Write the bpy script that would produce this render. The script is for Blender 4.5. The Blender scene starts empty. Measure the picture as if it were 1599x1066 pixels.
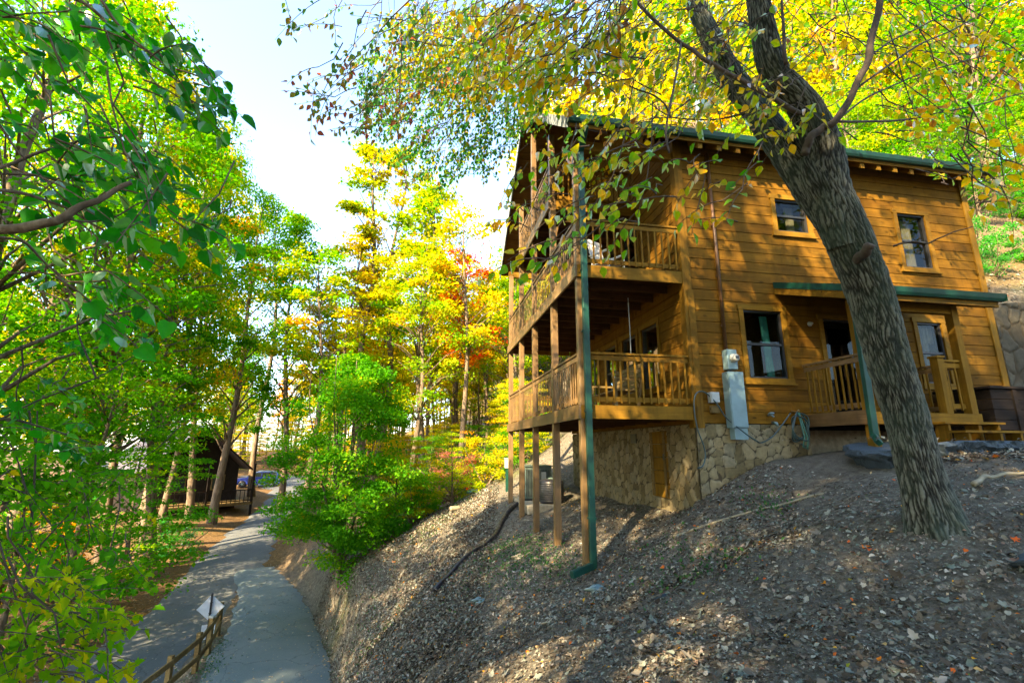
import bpy, math, random
import numpy as np
from mathutils import Vector, Matrix
random.seed(7); RNG=np.random.default_rng(7)
scene=bpy.context.scene
col=scene.collection
# ------------------------------------------------------------------ camera, sky, sun, exposure
PITCH=.220825; ROLL=.002855; FPX=734.3164
cam=bpy.data.cameras.new('camera'); camo=bpy.data.objects.new('camera',cam); col.objects.link(camo)
cam.sensor_width=36; cam.lens=FPX/1599*36; cam.clip_start=.05; cam.clip_end=2000
camo.matrix_world=Matrix.Rotation(math.pi/2+PITCH,4,'X')@Matrix.Rotation(ROLL,4,'Z')
scene.camera=camo
SUN_AZ=math.radians(-145)      # compass from +Y towards +X
SUN_EL=math.radians(35)
S=Vector((math.sin(SUN_AZ)*math.cos(SUN_EL),math.cos(SUN_AZ)*math.cos(SUN_EL),math.sin(SUN_EL)))
world=bpy.data.worlds.new('World'); scene.world=world; world.use_nodes=True
wn=world.node_tree; bg=wn.nodes['Background']
sky=wn.nodes.new('ShaderNodeTexSky'); sky.sky_type='NISHITA'; sky.sun_disc=False
sky.sun_elevation=SUN_EL; sky.sun_rotation=SUN_AZ; sky.altitude=300; sky.air_density=1.0; sky.dust_density=1.2; sky.ozone_density=1.0
wn.links.new(sky.outputs[0],bg.inputs[0]); bg.inputs[1].default_value=.15
sl=bpy.data.lights.new('sun','SUN'); sl.energy=5.0; sl.angle=math.radians(.6); sl.color=(1,.74,.42)
so=bpy.data.objects.new('sun',sl); col.objects.link(so); so.rotation_euler=S.to_track_quat('Z','Y').to_euler()
scene.view_settings.view_transform='Standard'; scene.view_settings.look='None'
scene.view_settings.exposure=2.8; scene.view_settings.gamma=1
scene.cycles.max_bounces=10; scene.cycles.diffuse_bounces=8; scene.cycles.glossy_bounces=3
scene.cycles.transmission_bounces=4; scene.cycles.transparent_max_bounces=8
# ------------------------------------------------------------------ geometry helpers
def ray(px,py):
    a=px-799.5;b=py-533;cr,sr=math.cos(ROLL),math.sin(ROLL)
    x=a*cr+b*sr;y=-a*sr+b*cr
    cp,sp=math.cos(PITCH),math.sin(PITCH)
    return Vector((x/FPX,cp+(y/FPX)*sp,sp-(y/FPX)*cp))
def at(px,py,Y):              # point seen at a photo pixel, Y metres ahead
    d=ray(px,py); return d*(Y/d.y)
def at_np(px,py,Y):
    return np.array([at(a,b,c) for a,b,c in zip(px,py,Y)])
def h2(ix,iy,k=0):
    n=(ix.astype(np.int64)*374761393+iy.astype(np.int64)*668265263+k*1274126177)&0xffffffff
    n=((n^(n>>13))*1274126177)&0xffffffff
    return ((n^(n>>16))&0xffffff)/float(0x1000000)
def vnoise(x,y,k=0):
    ix=np.floor(x);iy=np.floor(y);fx=x-ix;fy=y-iy
    fx=fx*fx*(3-2*fx);fy=fy*fy*(3-2*fy)
    a=h2(ix,iy,k);b=h2(ix+1,iy,k);c=h2(ix,iy+1,k);d=h2(ix+1,iy+1,k)
    return (a*(1-fx)+b*fx)*(1-fy)+(c*(1-fx)+d*fx)*fy-.5
def fbm(x,y,o=4,k=0):
    r=0;a=1.;f=1.
    for i in range(o): r=r+a*vnoise(x*f,y*f,k+i*7);a*=.5;f*=2.03
    return r
def cells(u,v,wrap=None,k=0):  # F1, F2, id value of a jittered cell pattern
    iu=np.floor(u);iv=np.floor(v)
    f1=np.full(u.shape,9.);f2=np.full(u.shape,9.);cid=np.zeros(u.shape)
    for du in (-1,0,1):
        for dv in (-1,0,1):
            cu=iu+du;cv=iv+dv;hu=cu%wrap if wrap else cu
            pu=cu+.1+.8*h2(hu,cv,k);pv=cv+.1+.8*h2(hu,cv,k+3)
            d=np.hypot(u-pu,v-pv);idv=h2(hu,cv,k+5)
            nearer=d<f1
            f2=np.where(nearer,f1,np.minimum(f2,d));cid=np.where(nearer,idv,cid);f1=np.minimum(f1,d)
    return f1,f2,cid
class MB:
    def __init__(s): s.v=[];s.f=[];s.t=[];s.tint=random.random()
    def add(s,vs,fs,t=None):
        n=len(s.v);s.v+= [tuple(p) for p in vs];s.f+=[tuple(i+n for i in f) for f in fs];s.t+=[s.tint if t is None else t]*len(fs);return s
    def box(s,x0,x1,y0,y1,z0,z1,t=None):
        vs=[(x0,y0,z0),(x1,y0,z0),(x1,y1,z0),(x0,y1,z0),(x0,y0,z1),(x1,y0,z1),(x1,y1,z1),(x0,y1,z1)]
        return s.add(vs,[(0,3,2,1),(4,5,6,7),(0,1,5,4),(1,2,6,5),(2,3,7,6),(3,0,4,7)],t)
    def beam(s,a,b,w,h,up=(0,0,1),t=None):
        a=Vector(a);b=Vector(b);d=(b-a).normalized();u=Vector(up)
        if abs(d.dot(u))>.98:u=Vector((1,0,0))
        r=d.cross(u).normalized();u=r.cross(d)
        q=[(-w/2,-h/2),(w/2,-h/2),(w/2,h/2),(-w/2,h/2)]
        vs=[a+r*i+u*j for i,j in q]+[b+r*i+u*j for i,j in q]
        return s.add(vs,[(3,2,1,0),(4,5,6,7),(0,1,5,4),(1,2,6,5),(2,3,7,6),(3,0,4,7)],t)
    def prism(s,poly,ax,a,b,t=None):   # poly of 2D points extruded along axis ax from a to b
        n=len(poly)
        def m(p,c): return {0:(c,p[0],p[1]),1:(p[0],c,p[1]),2:(p[0],p[1],c)}[ax]
        vs=[m(p,a) for p in poly]+[m(p,b) for p in poly]
        return s.add(vs,[tuple(range(n-1,-1,-1)),tuple(range(n,2*n))]+[(i,(i+1)%n,n+(i+1)%n,n+i) for i in range(n)],t)
    def tube(s,path,rad,n=8,cap=True,t=None):
        path=[Vector(p) for p in path];m=len(path)
        if not hasattr(rad,'__len__'): rad=[rad]*m
        vs=[];r0=None
        for i,p in enumerate(path):
            d=(path[min(i+1,m-1)]-path[max(i-1,0)]).normalized()
            if r0 is None: r0=d.orthogonal().normalized()
            r0=(r0-d*r0.dot(d)).normalized();u=d.cross(r0)
            for k in range(n):
                a=2*math.pi*k/n;vs.append(p+(r0*math.cos(a)+u*math.sin(a))*rad[i])
        fs=[(i*n+k,i*n+(k+1)%n,(i+1)*n+(k+1)%n,(i+1)*n+k) for i in range(m-1) for k in range(n)]
        if cap: fs+=[tuple(range(n-1,-1,-1)),tuple(range((m-1)*n,m*n))]
        return s.add(vs,fs,t)
    def lathe(s,prof,c=(0,0,0),n=20,axis=2,t=None):
        vs=[];c=Vector(c)
        for r,z in prof:
            for k in range(n):
                a=2*math.pi*k/n;p=(r*math.cos(a),r*math.sin(a),z)
                if axis==0:p=(p[2],p[0],p[1])
                if axis==1:p=(p[1],p[2],p[0])
                vs.append(c+Vector(p))
        m=len(prof)
        fs=[(i*n+k,i*n+(k+1)%n,(i+1)*n+(k+1)%n,(i+1)*n+k) for i in range(m-1) for k in range(n)]
        fs+=[tuple(range(n-1,-1,-1)),tuple(range((m-1)*n,m*n))]
        return s.add(vs,fs,t)
    def build(s,name,mat,parent=None,smooth=False,loc=None,bevel=0):
        me=bpy.data.meshes.new(name);me.from_pydata(s.v,[],s.f);me.update()
        at_=me.attributes.new('tint','FLOAT','FACE');at_.data.foreach_set('value',np.array(s.t,dtype=np.float32))
        if smooth: me.polygons.foreach_set('use_smooth',[True]*len(s.f))
        return link(name,me,mat,parent,loc,bevel)
def link(name,me,mat,parent=None,loc=None,bevel=0):
    o=bpy.data.objects.new(name,me);col.objects.link(o)
    if mat is not None: me.materials.append(mat)
    if parent: o.parent=parent
    if loc is not None:o.location=loc
    if bevel:
        b=o.modifiers.new('b','BEVEL');b.width=bevel;b.segments=2;b.limit_method='ANGLE'
    return o
def np_mesh(name,verts,faces,fattr=None,vattr=None,smooth=False):   # faces (n,k) array
    me=bpy.data.meshes.new(name);n,k=faces.shape
    me.vertices.add(len(verts));me.vertices.foreach_set('co',verts.astype(np.float32).ravel())
    me.loops.add(n*k);me.loops.foreach_set('vertex_index',faces.astype(np.int32).ravel())
    me.polygons.add(n);me.polygons.foreach_set('loop_start',np.arange(0,n*k,k,dtype=np.int32))
    try: me.polygons.foreach_set('loop_total',np.full(n,k,dtype=np.int32))
    except Exception: pass
    me.update(calc_edges=True)
    for nm,dat in (fattr or {}).items():
        a=me.attributes.new(nm,'FLOAT','FACE');a.data.foreach_set('value',dat.astype(np.float32))
    for nm,dat in (vattr or {}).items():
        a=me.attributes.new(nm,'FLOAT','POINT');a.data.foreach_set('value',dat.astype(np.float32))
    if smooth: me.polygons.foreach_set('use_smooth',np.ones(n,dtype=bool))
    return me
def tag(o,label=None,cat=None,group=None,kind=None):
    if label:o['label']=label
    if cat:o['category']=cat
    if group:o['group']=group
    if kind:o['kind']=kind
    return o
def empty(name,loc,rz=0,label=None,cat=None,group=None):
    o=bpy.data.objects.new(name,None);col.objects.link(o);o.location=loc;o.rotation_euler=(0,0,rz);o.empty_display_size=.2
    return tag(o,label,cat,group)
# ------------------------------------------------------------------ materials
def newmat(name):
    m=bpy.data.materials.new(name);m.use_nodes=True;nt=m.node_tree;nt.nodes.clear()
    out=nt.nodes.new('ShaderNodeOutputMaterial');return m,nt,out
def N(nt,t,**kw):
    n=nt.nodes.new(t)
    for k,v in kw.items(): setattr(n,k,v)
    return n
def ramp(nt,fac,stops,interp='LINEAR'):
    r=N(nt,'ShaderNodeValToRGB');r.color_ramp.interpolation=interp;e=r.color_ramp.elements
    while len(e)<len(stops): e.new(.5)
    for el,(p,c) in zip(e,stops): el.position=p;el.color=(*c,1)
    nt.links.new(fac,r.inputs[0]);return r.outputs[0]
def attr(nt,name): return N(nt,'ShaderNodeAttribute',attribute_name=name).outputs['Fac']
def coords(nt,scale=(1,1,1),src='Object'):
    tc=N(nt,'ShaderNodeTexCoord');mp=N(nt,'ShaderNodeMapping');mp.inputs['Scale'].default_value=scale
    nt.links.new(tc.outputs[src],mp.inputs[0]);return mp.outputs[0]
def noise(nt,vec,scale,detail=5,rough=.55,dist=0):
    n=N(nt,'ShaderNodeTexNoise');n.inputs['Scale'].default_value=scale;n.inputs['Detail'].default_value=detail
    n.inputs['Roughness'].default_value=rough;n.inputs['Distortion'].default_value=dist
    if vec is not None: nt.links.new(vec,n.inputs['Vector'])
    return n.outputs['Fac']
def mixc(nt,f,a,b,mode='MIX'):
    m=N(nt,'ShaderNodeMix',data_type='RGBA',blend_type=mode)
    for i,v in ((0,f),(6,a),(7,b)):
        if hasattr(v,'links') or hasattr(v,'is_linked'): nt.links.new(v,m.inputs[i])
        elif i==0: m.inputs[0].default_value=v
        else: m.inputs[i].default_value=(*v,1)
    return m.outputs[2]
def math_(nt,op,a,b=None,clamp=False):
    m=N(nt,'ShaderNodeMath',operation=op,use_clamp=clamp)
    for i,v in enumerate((a,b)):
        if v is None: continue
        if isinstance(v,(int,float)): m.inputs[i].default_value=v
        else: nt.links.new(v,m.inputs[i])
    return m.outputs[0]
def principled(nt,out,colr,rough=.7,spec=.3,bump=None,bstr=.3,bdist=.01,metal=0):
    p=N(nt,'ShaderNodeBsdfPrincipled')
    if isinstance(colr,tuple): p.inputs['Base Color'].default_value=(*colr,1)
    else: nt.links.new(colr,p.inputs['Base Color'])
    if isinstance(rough,(int,float)): p.inputs['Roughness'].default_value=rough
    else: nt.links.new(rough,p.inputs['Roughness'])
    p.inputs['Specular IOR Level'].default_value=spec;p.inputs['Metallic'].default_value=metal
    if bump is not None:
        b=N(nt,'ShaderNodeBump');b.inputs['Strength'].default_value=bstr;b.inputs['Distance'].default_value=bdist
        nt.links.new(bump,b.inputs['Height']);nt.links.new(b.outputs[0],p.inputs['Normal'])
    nt.links.new(p.outputs[0],out.inputs[0]);return p
def plain(name,c,rough=.6,spec=.3,var=.25,scale=6,metal=0,bstr=.15):
    m,nt,out=newmat(name);v=coords(nt);n=noise(nt,v,scale,6,.6)
    n2=noise(nt,v,scale*7,3)
    cc=ramp(nt,n,[(.3,tuple(x*(1-var) for x in c)),(.7,tuple(min(1,x*(1+var)) for x in c))])
    principled(nt,out,cc,rough,spec,n2,bstr,.004,metal);return m
def wood(name,dark,mid,light,axis=0,rough=.75,spec=.10,gs=1.,grey=None):
    m,nt,out=newmat(name)
    sc=[14,14,14];sc[axis]=.9
    v=coords(nt,tuple(s*gs for s in sc));t=attr(nt,'tint')
    off=N(nt,'ShaderNodeVectorMath',operation='ADD');cx=N(nt,'ShaderNodeCombineXYZ')
    k=math_(nt,'MULTIPLY',t,37.);nt.links.new(k,cx.inputs[0]);nt.links.new(k,cx.inputs[1]);nt.links.new(k,cx.inputs[2])
    nt.links.new(v,off.inputs[0]);nt.links.new(cx.outputs[0],off.inputs[1])
    g=noise(nt,off.outputs[0],1.3,7,.62,.8)
    c=ramp(nt,g,[(.28,dark),(.5,mid),(.72,light)])
    big=noise(nt,coords(nt),1.6,6,.68)
    c=mixc(nt,ramp(nt,big,[(.36,(0,0,0)),(.66,(.85,.85,.85))]),c,tuple(x*.55 for x in mid))
    tv=ramp(nt,t,[(0,(.74,.70,.66)),(.5,(1,1,1)),(1,(1.0,1.0,1.0))])
    c=mixc(nt,1.,c,tv,'MULTIPLY')
    st=noise(nt,coords(nt,(9,9,.55)),1.,4,.6);c=mixc(nt,ramp(nt,st,[(.52,(0,0,0)),(.74,(.5,.5,.5))]),c,tuple(x*.42 for x in mid))
    kn=N(nt,'ShaderNodeTexVoronoi');ksc=[5,5,5];ksc[axis]=1.6;nt.links.new(coords(nt,tuple(ksc)),kn.inputs['Vector']);kn.inputs['Scale'].default_value=1.
    c=mixc(nt,ramp(nt,kn.outputs['Distance'],[(.05,(.85,.85,.85)),(.12,(0,0,0))]),c,tuple(x*.3 for x in dark))
    if grey: c=mixc(nt,ramp(nt,noise(nt,coords(nt),1.7,5),[(.42,(0,0,0)),(.62,(.7,.7,.7))]),c,grey)
    principled(nt,out,c,rough,spec,g,.35,.004);return m
M={}
M['siding']=wood('siding_wood',(.088,.040,.003),(.152,.075,.006),(.205,.108,.010),0)
M['siding_y']=wood('siding_wood_gable',(.088,.040,.003),(.152,.075,.006),(.205,.108,.010),1)
M['trim']=wood('trim_wood',(.118,.061,.005),(.182,.098,.008),(.23,.13,.014),2,rough=.7,spec=.12)
M['trimx']=wood('trim_wood_long',(.118,.061,.005),(.182,.098,.008),(.23,.13,.014),0,rough=.7,spec=.12)
M['post']=wood('post_wood',(.12,.072,.026),(.18,.115,.05),(.24,.165,.085),2,rough=.45,spec=.4)
M['posty']=wood('deck_band_wood',(.12,.072,.026),(.18,.115,.05),(.24,.165,.085),1,rough=.45,spec=.4)
M['greywood']=wood('grey_weathered_board',(.16,.19,.21),(.26,.31,.34),(.36,.42,.46),1)
M['soffit']=wood('soffit_wood',(.08,.036,.008),(.125,.062,.014),(.17,.09,.022),0,rough=.7)
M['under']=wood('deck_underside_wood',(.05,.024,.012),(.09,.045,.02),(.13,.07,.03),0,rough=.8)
M['oldwood']=wood('weathered_wood',(.10,.07,.03),(.19,.14,.06),(.27,.21,.10),0,rough=.8)
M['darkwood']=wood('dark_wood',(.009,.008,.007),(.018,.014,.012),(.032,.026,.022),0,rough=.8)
M['green']=plain('green_metal',(.004,.042,.030),.45,.35,.25,5)
M['shingle']=plain('dark_shingle',(.07,.065,.06),.9,.1,.4,30)
M['grey_metal']=plain('grey_painted_metal',(.13,.215,.245),.42,.45,.15,4)
M['pale_plastic']=plain('pale_plastic',(.30,.33,.33),.4,.4,.1,4)
M['dark_metal']=plain('dark_metal',(.02,.025,.028),.5,.4,.3,12)
M['ac_grey']=plain('greenish_grey_metal',(.07,.11,.10),.5,.4,.25,9)
M['white_metal']=plain('bare_aluminium',(.62,.68,.78),.35,.5,.1,5,.35)
M['black_plastic']=plain('black_plastic',(.015,.016,.022),.35,.5,.3,14)
M['blue_plastic']=plain('dusty_blue_plastic',(.06,.20,.30),.4,.5,.25,7)
M['white_plastic']=plain('white_plastic',(.21,.19,.13),.55,.3,.3,9)
M['hose']=plain('dark_hose',(.02,.05,.055),.35,.5,.3,9)
M['hose2']=plain('green_hose',(.03,.13,.10),.35,.5,.3,9)
M['pipe']=plain('brown_pipe',(.070,.034,.012),.45,.4,.2,5)
M['white_paint']=plain('white_chair_paint',(.7,.7,.68),.4,.4,.08,5)
M['concrete']=plain('concrete',(.32,.29,.22),.9,.15,.3,8,bstr=.4)
M['curtain']=plain('teal_curtain',(.07,.30,.27),.9,.1,.2,5)
M['blind']=plain('cream_blind',(.24,.21,.15),.9,.1,.2,5)
M['black']=plain('window_frame_dark',(.02,.022,.025),.4,.4,.2,5)
M['bark2']=None
def mk_glass():
    m,nt,out=newmat('window_glass')
    g=N(nt,'ShaderNodeBsdfGlossy');g.inputs['Roughness'].default_value=.02;g.inputs['Color'].default_value=(.9,.95,.95,1)
    t=N(nt,'ShaderNodeBsdfTransparent');t.inputs['Color'].default_value=(.55,.6,.58,1)
    f=N(nt,'ShaderNodeFresnel');f.inputs['IOR'].default_value=1.6
    k=math_(nt,'MULTIPLY',f.outputs[0],.35,True)
    mx=N(nt,'ShaderNodeMixShader');nt.links.new(k,mx.inputs[0]);nt.links.new(t.outputs[0],mx.inputs[1]);nt.links.new(g.outputs[0],mx.inputs[2])
    nt.links.new(mx.outputs[0],out.inputs[0]);return m
M['glass']=mk_glass()
def mk_emit(name,c,s):
    m,nt,out=newmat(name);e=N(nt,'ShaderNodeEmission');e.inputs[0].default_value=(*c,1);e.inputs[1].default_value=s
    nt.links.new(e.outputs[0],out.inputs[0]);return m
M['lamp']=mk_emit('lit_bulb',(1,.85,.6),9)
def leafmat(name,stops,trans=.55,rough=.5,objvar=.12,near=False):
    m,nt,out=newmat(name)
    t=attr(nt,'tint')
    oi=N(nt,'ShaderNodeObjectInfo')
    t2=math_(nt,'ADD',t,math_(nt,'MULTIPLY',math_(nt,'SUBTRACT',oi.outputs['Random'],.5),objvar),True)
    if near: t2=math_(nt,'ADD',t2,math_(nt,'MULTIPLY',math_(nt,'SUBTRACT',noise(nt,coords(nt),22,4,.65),.5),.55),True)
    c=ramp(nt,t2,stops)
    if near: c=mixc(nt,ramp(nt,noise(nt,coords(nt),60,3,.6),[(.62,(0,0,0)),(.72,(.6,.6,.6))]),c,(.10,.055,.02))
    d=N(nt,'ShaderNodeBsdfDiffuse');nt.links.new(c,d.inputs[0])
    tr=N(nt,'ShaderNodeBsdfTranslucent')
    hv=N(nt,'ShaderNodeHueSaturation');hv.inputs['Value'].default_value=1.6 if near else 1.2;hv.inputs['Saturation'].default_value=1.06;nt.links.new(c,hv.inputs['Color']);nt.links.new(hv.outputs[0],tr.inputs[0])
    mx=N(nt,'ShaderNodeMixShader');mx.inputs[0].default_value=trans;nt.links.new(d.outputs[0],mx.inputs[1]);nt.links.new(tr.outputs[0],mx.inputs[2])
    if not near:
        nt.links.new(mx.outputs[0],out.inputs[0]);return m
    g=N(nt,'ShaderNodeBsdfGlossy');g.inputs['Roughness'].default_value=rough;g.inputs[0].default_value=(.8,.9,1,1)
    f=N(nt,'ShaderNodeFresnel');f.inputs[0].default_value=1.35
    m2=N(nt,'ShaderNodeMixShader');nt.links.new(math_(nt,'MULTIPLY',f.outputs[0],.28),m2.inputs[0]);nt.links.new(mx.outputs[0],m2.inputs[1]);nt.links.new(g.outputs[0],m2.inputs[2])
    nt.links.new(m2.outputs[0],out.inputs[0]);return m
G1=(.024,.12,.006);G2=(.06,.24,.008);G3=(.14,.34,.010);YG=(.34,.40,.010);Y1=(.58,.45,.010);Y2=(.70,.41,.010);O1=(.74,.27,.012);R1=(.70,.07,.02);PK=(.55,.22,.17);BR=(.16,.075,.03)
L={}
L['green']=leafmat('green_leaves',[(0,G1),(.4,G2),(.75,G3),(1,YG)])
L['dark']=leafmat('deep_green_leaves',[(0,(.012,.13,.010)),(.5,(.032,.29,.012)),(1,(.11,.40,.012))],near=True)
L['fresh']=leafmat('fresh_green_leaves',[(0,(.04,.19,.012)),(.5,(.095,.34,.014)),(.85,(.23,.45,.014)),(1,Y1)])
L['ygreen']=leafmat('yellow_green_leaves',[(0,G2),(.3,G3),(.65,YG),(.9,Y1),(1,O1)])
L['yellow']=leafmat('yellow_leaves',[(0,G3),(.25,YG),(.6,Y1),(.9,Y2),(1,O1)])
L['orange']=leafmat('orange_leaves',[(0,YG),(.3,Y2),(.7,O1),(1,R1)])
L['red']=leafmat('red_leaves',[(0,Y2),(.2,O1),(.55,R1),(1,(.45,.03,.03))])
L['pink']=leafmat('dusty_pink_leaves',[(0,YG),(.3,PK),(.7,(.5,.13,.10)),(1,O1)])
L['main']=leafmat('turning_leaves',[(0,G2),(.3,G3),(.52,YG),(.72,Y2),(.9,(.52,.24,.015)),(1,(.30,.11,.03))],near=True)
L['rust']=leafmat('dark_turning_leaves',[(0,(.03,.13,.03)),(.4,(.06,.17,.03)),(.65,(.22,.20,.02)),(.85,(.20,.08,.035)),(1,(.26,.06,.04))],.4,near=True)
L['teal']=leafmat('small_dark_green_leaves',[(0,(.02,.13,.04)),(.45,(.06,.22,.03)),(.7,(.22,.30,.015)),(1,(.45,.26,.02))],.5)
L['pine']=leafmat('pine_needles',[(0,(.08,.28,.014)),(.35,YG),(1,Y2)])
L['weed']=leafmat('weed_leaves',[(0,(.03,.09,.03)),(.6,(.06,.16,.05)),(1,(.16,.22,.08))],.4,.5,0)
L['litter']=leafmat('dry_fallen_leaves',[(0,(.040,.033,.026)),(.22,(.10,.082,.064)),(.45,(.19,.168,.135)),(.62,(.155,.19,.165)),(.78,(.33,.32,.275)),(.87,(.20,.11,.075)),(.94,(.42,.40,.35)),(.965,(.55,.30,.02)),(.985,(.5,.10,.03)),(1,(.10,.24,.03))],.12,.5,0)
def mk_bark(name,dark,mid,light,alg):
    m,nt,out=newmat(name);e=attr(nt,'ridge')
    c=ramp(nt,e,[(0,dark),(.35,mid),(.8,light)])
    n=noise(nt,coords(nt),2.2,5,.6);c=mixc(nt,ramp(nt,n,[(.42,(0,0,0)),(.68,(.65,.65,.65))]),c,alg)
    f=noise(nt,coords(nt),55,5,.7);c=mixc(nt,.55,c,ramp(nt,f,[(.25,(.35,.35,.35)),(.75,(1.25,1.25,1.2))]),'MULTIPLY')
    principled(nt,out,c,.9,.15,f,.6,.008);return m
M['bark']=mk_bark('furrowed_bark',(.011,.011,.010),(.050,.053,.046),(.15,.157,.135),(.042,.066,.05))
def mk_bark2():
    m,nt,out=newmat('forest_bark');v=coords(nt,(7,7,1.2));n=noise(nt,v,1.6,6,.65,.6)
    c=ramp(nt,n,[(.3,(.045,.032,.022)),(.55,(.15,.115,.08)),(.75,(.27,.22,.16))])
    principled(nt,out,c,.9,.1,n,.6,.03);return m
M['bark2']=mk_bark2()
M['twig']=plain('twig_bark',(.07,.055,.045),.8,.2,.35,12)
def mk_ground():
    m,nt,out=newmat('leafy_soil');v=coords(nt)
    n1=noise(nt,v,.55,6,.6);n2=noise(nt,v,9,7,.72);n3=noise(nt,v,42,5,.7)
    c=ramp(nt,n2,[(.28,(.032,.030,.024)),(.45,(.095,.086,.069)),(.6,(.17,.157,.128)),(.78,(.27,.255,.215))])
    c=mixc(nt,ramp(nt,n1,[(.4,(0,0,0)),(.65,(.75,.75,.75))]),c,ramp(nt,n3,[(.3,(.055,.052,.043)),(.7,(.18,.168,.142))]))
    md=attr(nt,'moss');c=mixc(nt,math_(nt,'MULTIPLY',md,.75),c,ramp(nt,n3,[(.35,(.03,.05,.012)),(.7,(.12,.13,.04))]))
    fl=attr(nt,'wood');c=mixc(nt,fl,c,ramp(nt,n2,[(.3,(.045,.028,.012)),(.5,(.13,.075,.028)),(.72,(.24,.145,.055))]))
    h=math_(nt,'ADD',n2,math_(nt,'MULTIPLY',n3,.6))
    principled(nt,out,c,.95,.1,h,.9,.05);return m
M['ground']=mk_ground()
def mk_asphalt(name,base,var):
    m,nt,out=newmat(name);v=coords(nt);n=noise(nt,v,140,3,.7);b=noise(nt,v,.5,5,.65);s=noise(nt,v,3,6,.7)
    c=ramp(nt,n,[(.3,tuple(x*.6 for x in base)),(.55,base),(.75,tuple(x*1.8 for x in base))])
    c=mixc(nt,ramp(nt,b,[(.38,(0,0,0)),(.68,(.7,.7,.7))]),c,var)
    c=mixc(nt,ramp(nt,s,[(.55,(0,0,0)),(.8,(.5,.5,.5))]),c,tuple(x*.6 for x in base))
    dv=N(nt,'ShaderNodeVectorMath',operation='ADD');nn=N(nt,'ShaderNodeTexNoise');nn.inputs['Scale'].default_value=1.3;nn.inputs['Detail'].default_value=6;nt.links.new(v,nn.inputs['Vector']);nt.links.new(v,dv.inputs[0]);nt.links.new(nn.outputs['Color'],dv.inputs[1])
    vo=N(nt,'ShaderNodeTexVoronoi',feature='DISTANCE_TO_EDGE');vo.inputs['Scale'].default_value=.55;nt.links.new(dv.outputs[0],vo.inputs['Vector'])
    c=mixc(nt,ramp(nt,vo.outputs['Distance'],[(.004,(.45,.45,.45)),(.010,(0,0,0))]),c,tuple(x*.25 for x in base))
    principled(nt,out,c,.85,.25,n,.5,.008);return m
M['asphalt']=mk_asphalt('asphalt',(.085,.10,.112),(.13,.14,.145))
M['asphalt2']=mk_asphalt('driveway_asphalt',(.125,.165,.18),(.18,.205,.205))
M['slab']=mk_asphalt('blue_black_asphalt',(.045,.065,.085),(.06,.085,.11))
def mk_stone():
    m,nt,out=newmat('field_stone');cid=attr(nt,'cell');e=attr(nt,'edge')
    c=ramp(nt,cid,[(0,(.10,.082,.042)),(.35,(.17,.14,.075)),(.6,(.23,.195,.115)),(.8,(.16,.145,.10)),(1,(.26,.215,.125))])
    n=noise(nt,coords(nt),14,6,.65);c=mixc(nt,.6,c,ramp(nt,n,[(.3,(.5,.48,.44)),(.7,(1.2,1.18,1.1))]),'MULTIPLY')
    c=mixc(nt,ramp(nt,e,[(.05,(1,1,1)),(.13,(0,0,0))]),c,(.045,.036,.022))
    principled(nt,out,c,.85,.2,n,.4,.012);return m
M['stone']=mk_stone()
def mk_corr():
    m,nt,out=newmat('ribbed_metal_roof');v=coords(nt);w=N(nt,'ShaderNodeTexWave',wave_type='BANDS',bands_direction='X');w.inputs['Scale'].default_value=1.1;w.inputs['Distortion'].default_value=0
    nt.links.new(v,w.inputs[0]);c=ramp(nt,w.outputs[0],[(.3,(.04,.035,.045)),(.5,(.12,.115,.15))])
    c=mixc(nt,.4,c,ramp(nt,noise(nt,v,1.5,5),[(.3,(.4,.34,.3)),(.7,(1.1,1.1,1.1))]),'MULTIPLY')
    principled(nt,out,c,.45,.4,w.outputs[0],.6,.05);return m
M['ribroof']=mk_corr()
# ------------------------------------------------------------------ terrain
YAW=.176263;AX,AY=1.24713,8.58395;CY,SY=math.cos(YAW),math.sin(YAW)
def lw(x,y): return (AX+x*CY-y*SY,AY+x*SY+y*CY)      # cabin plan -> world plan
def wl(X,Y): return ((X-AX)*CY+(Y-AY)*SY,-(X-AX)*SY+(Y-AY)*CY)
CP=[(0,0,-1.6),(0,4.9,-2.1),(-.9,7,-3.0),(-2.35,9,-3.9),(-3.6,11.6,-5.0),(4.05,4.8,-.64),(4.2,4.3,-.74),(3.2,3,-1.25),(5.5,4.8,-.45),(8,4.5,-.1),(7,2,-.5),(2,1,-1.35),(2.3,6.3,-1.55),
 (-2,2,-2.6),(-4.5,4,-5.2),(3,-4,-1.0),(9,-3,0),(-3,-6,-3.2),(-1.6,11,-3.0),(-3.0,12.2,-4.25),(-4.15,13.2,-5.45),(-5.0,16.2,-4.05),(-6.3,18.6,-4.5),(-7.2,22,-4.6),(-2,18,-2.3),(-1.5,22,-1.95),(-4.2,22,-3.2),(-6.5,26,-3.6),(-9,32,-3.7),(0,26,-1.6),(-3,32,-2),(-14,45,-3.6),(-6,45,-1.5),
 (-20,62,-3.6),(0,50,1),(12,40,8),(4,30,1.2),(-10,80,0),(20,70,18),(-40,80,-2),(-26,58,-4.2),
 (-12,4,-6.7),(-9,2,-6.4),(-8,-6,-6.0),(-14,16,-6.5),(-19,20,-6.1),(-18.5,28,-5.9),(-24,30,-5.2),(-22.5,38,-5.0),(-30,45,-4.6),(-40,30,-6.5),(-35,10,-8),(-60,40,-6),(-60,0,-9),(-26,5,-7.4)]
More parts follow.
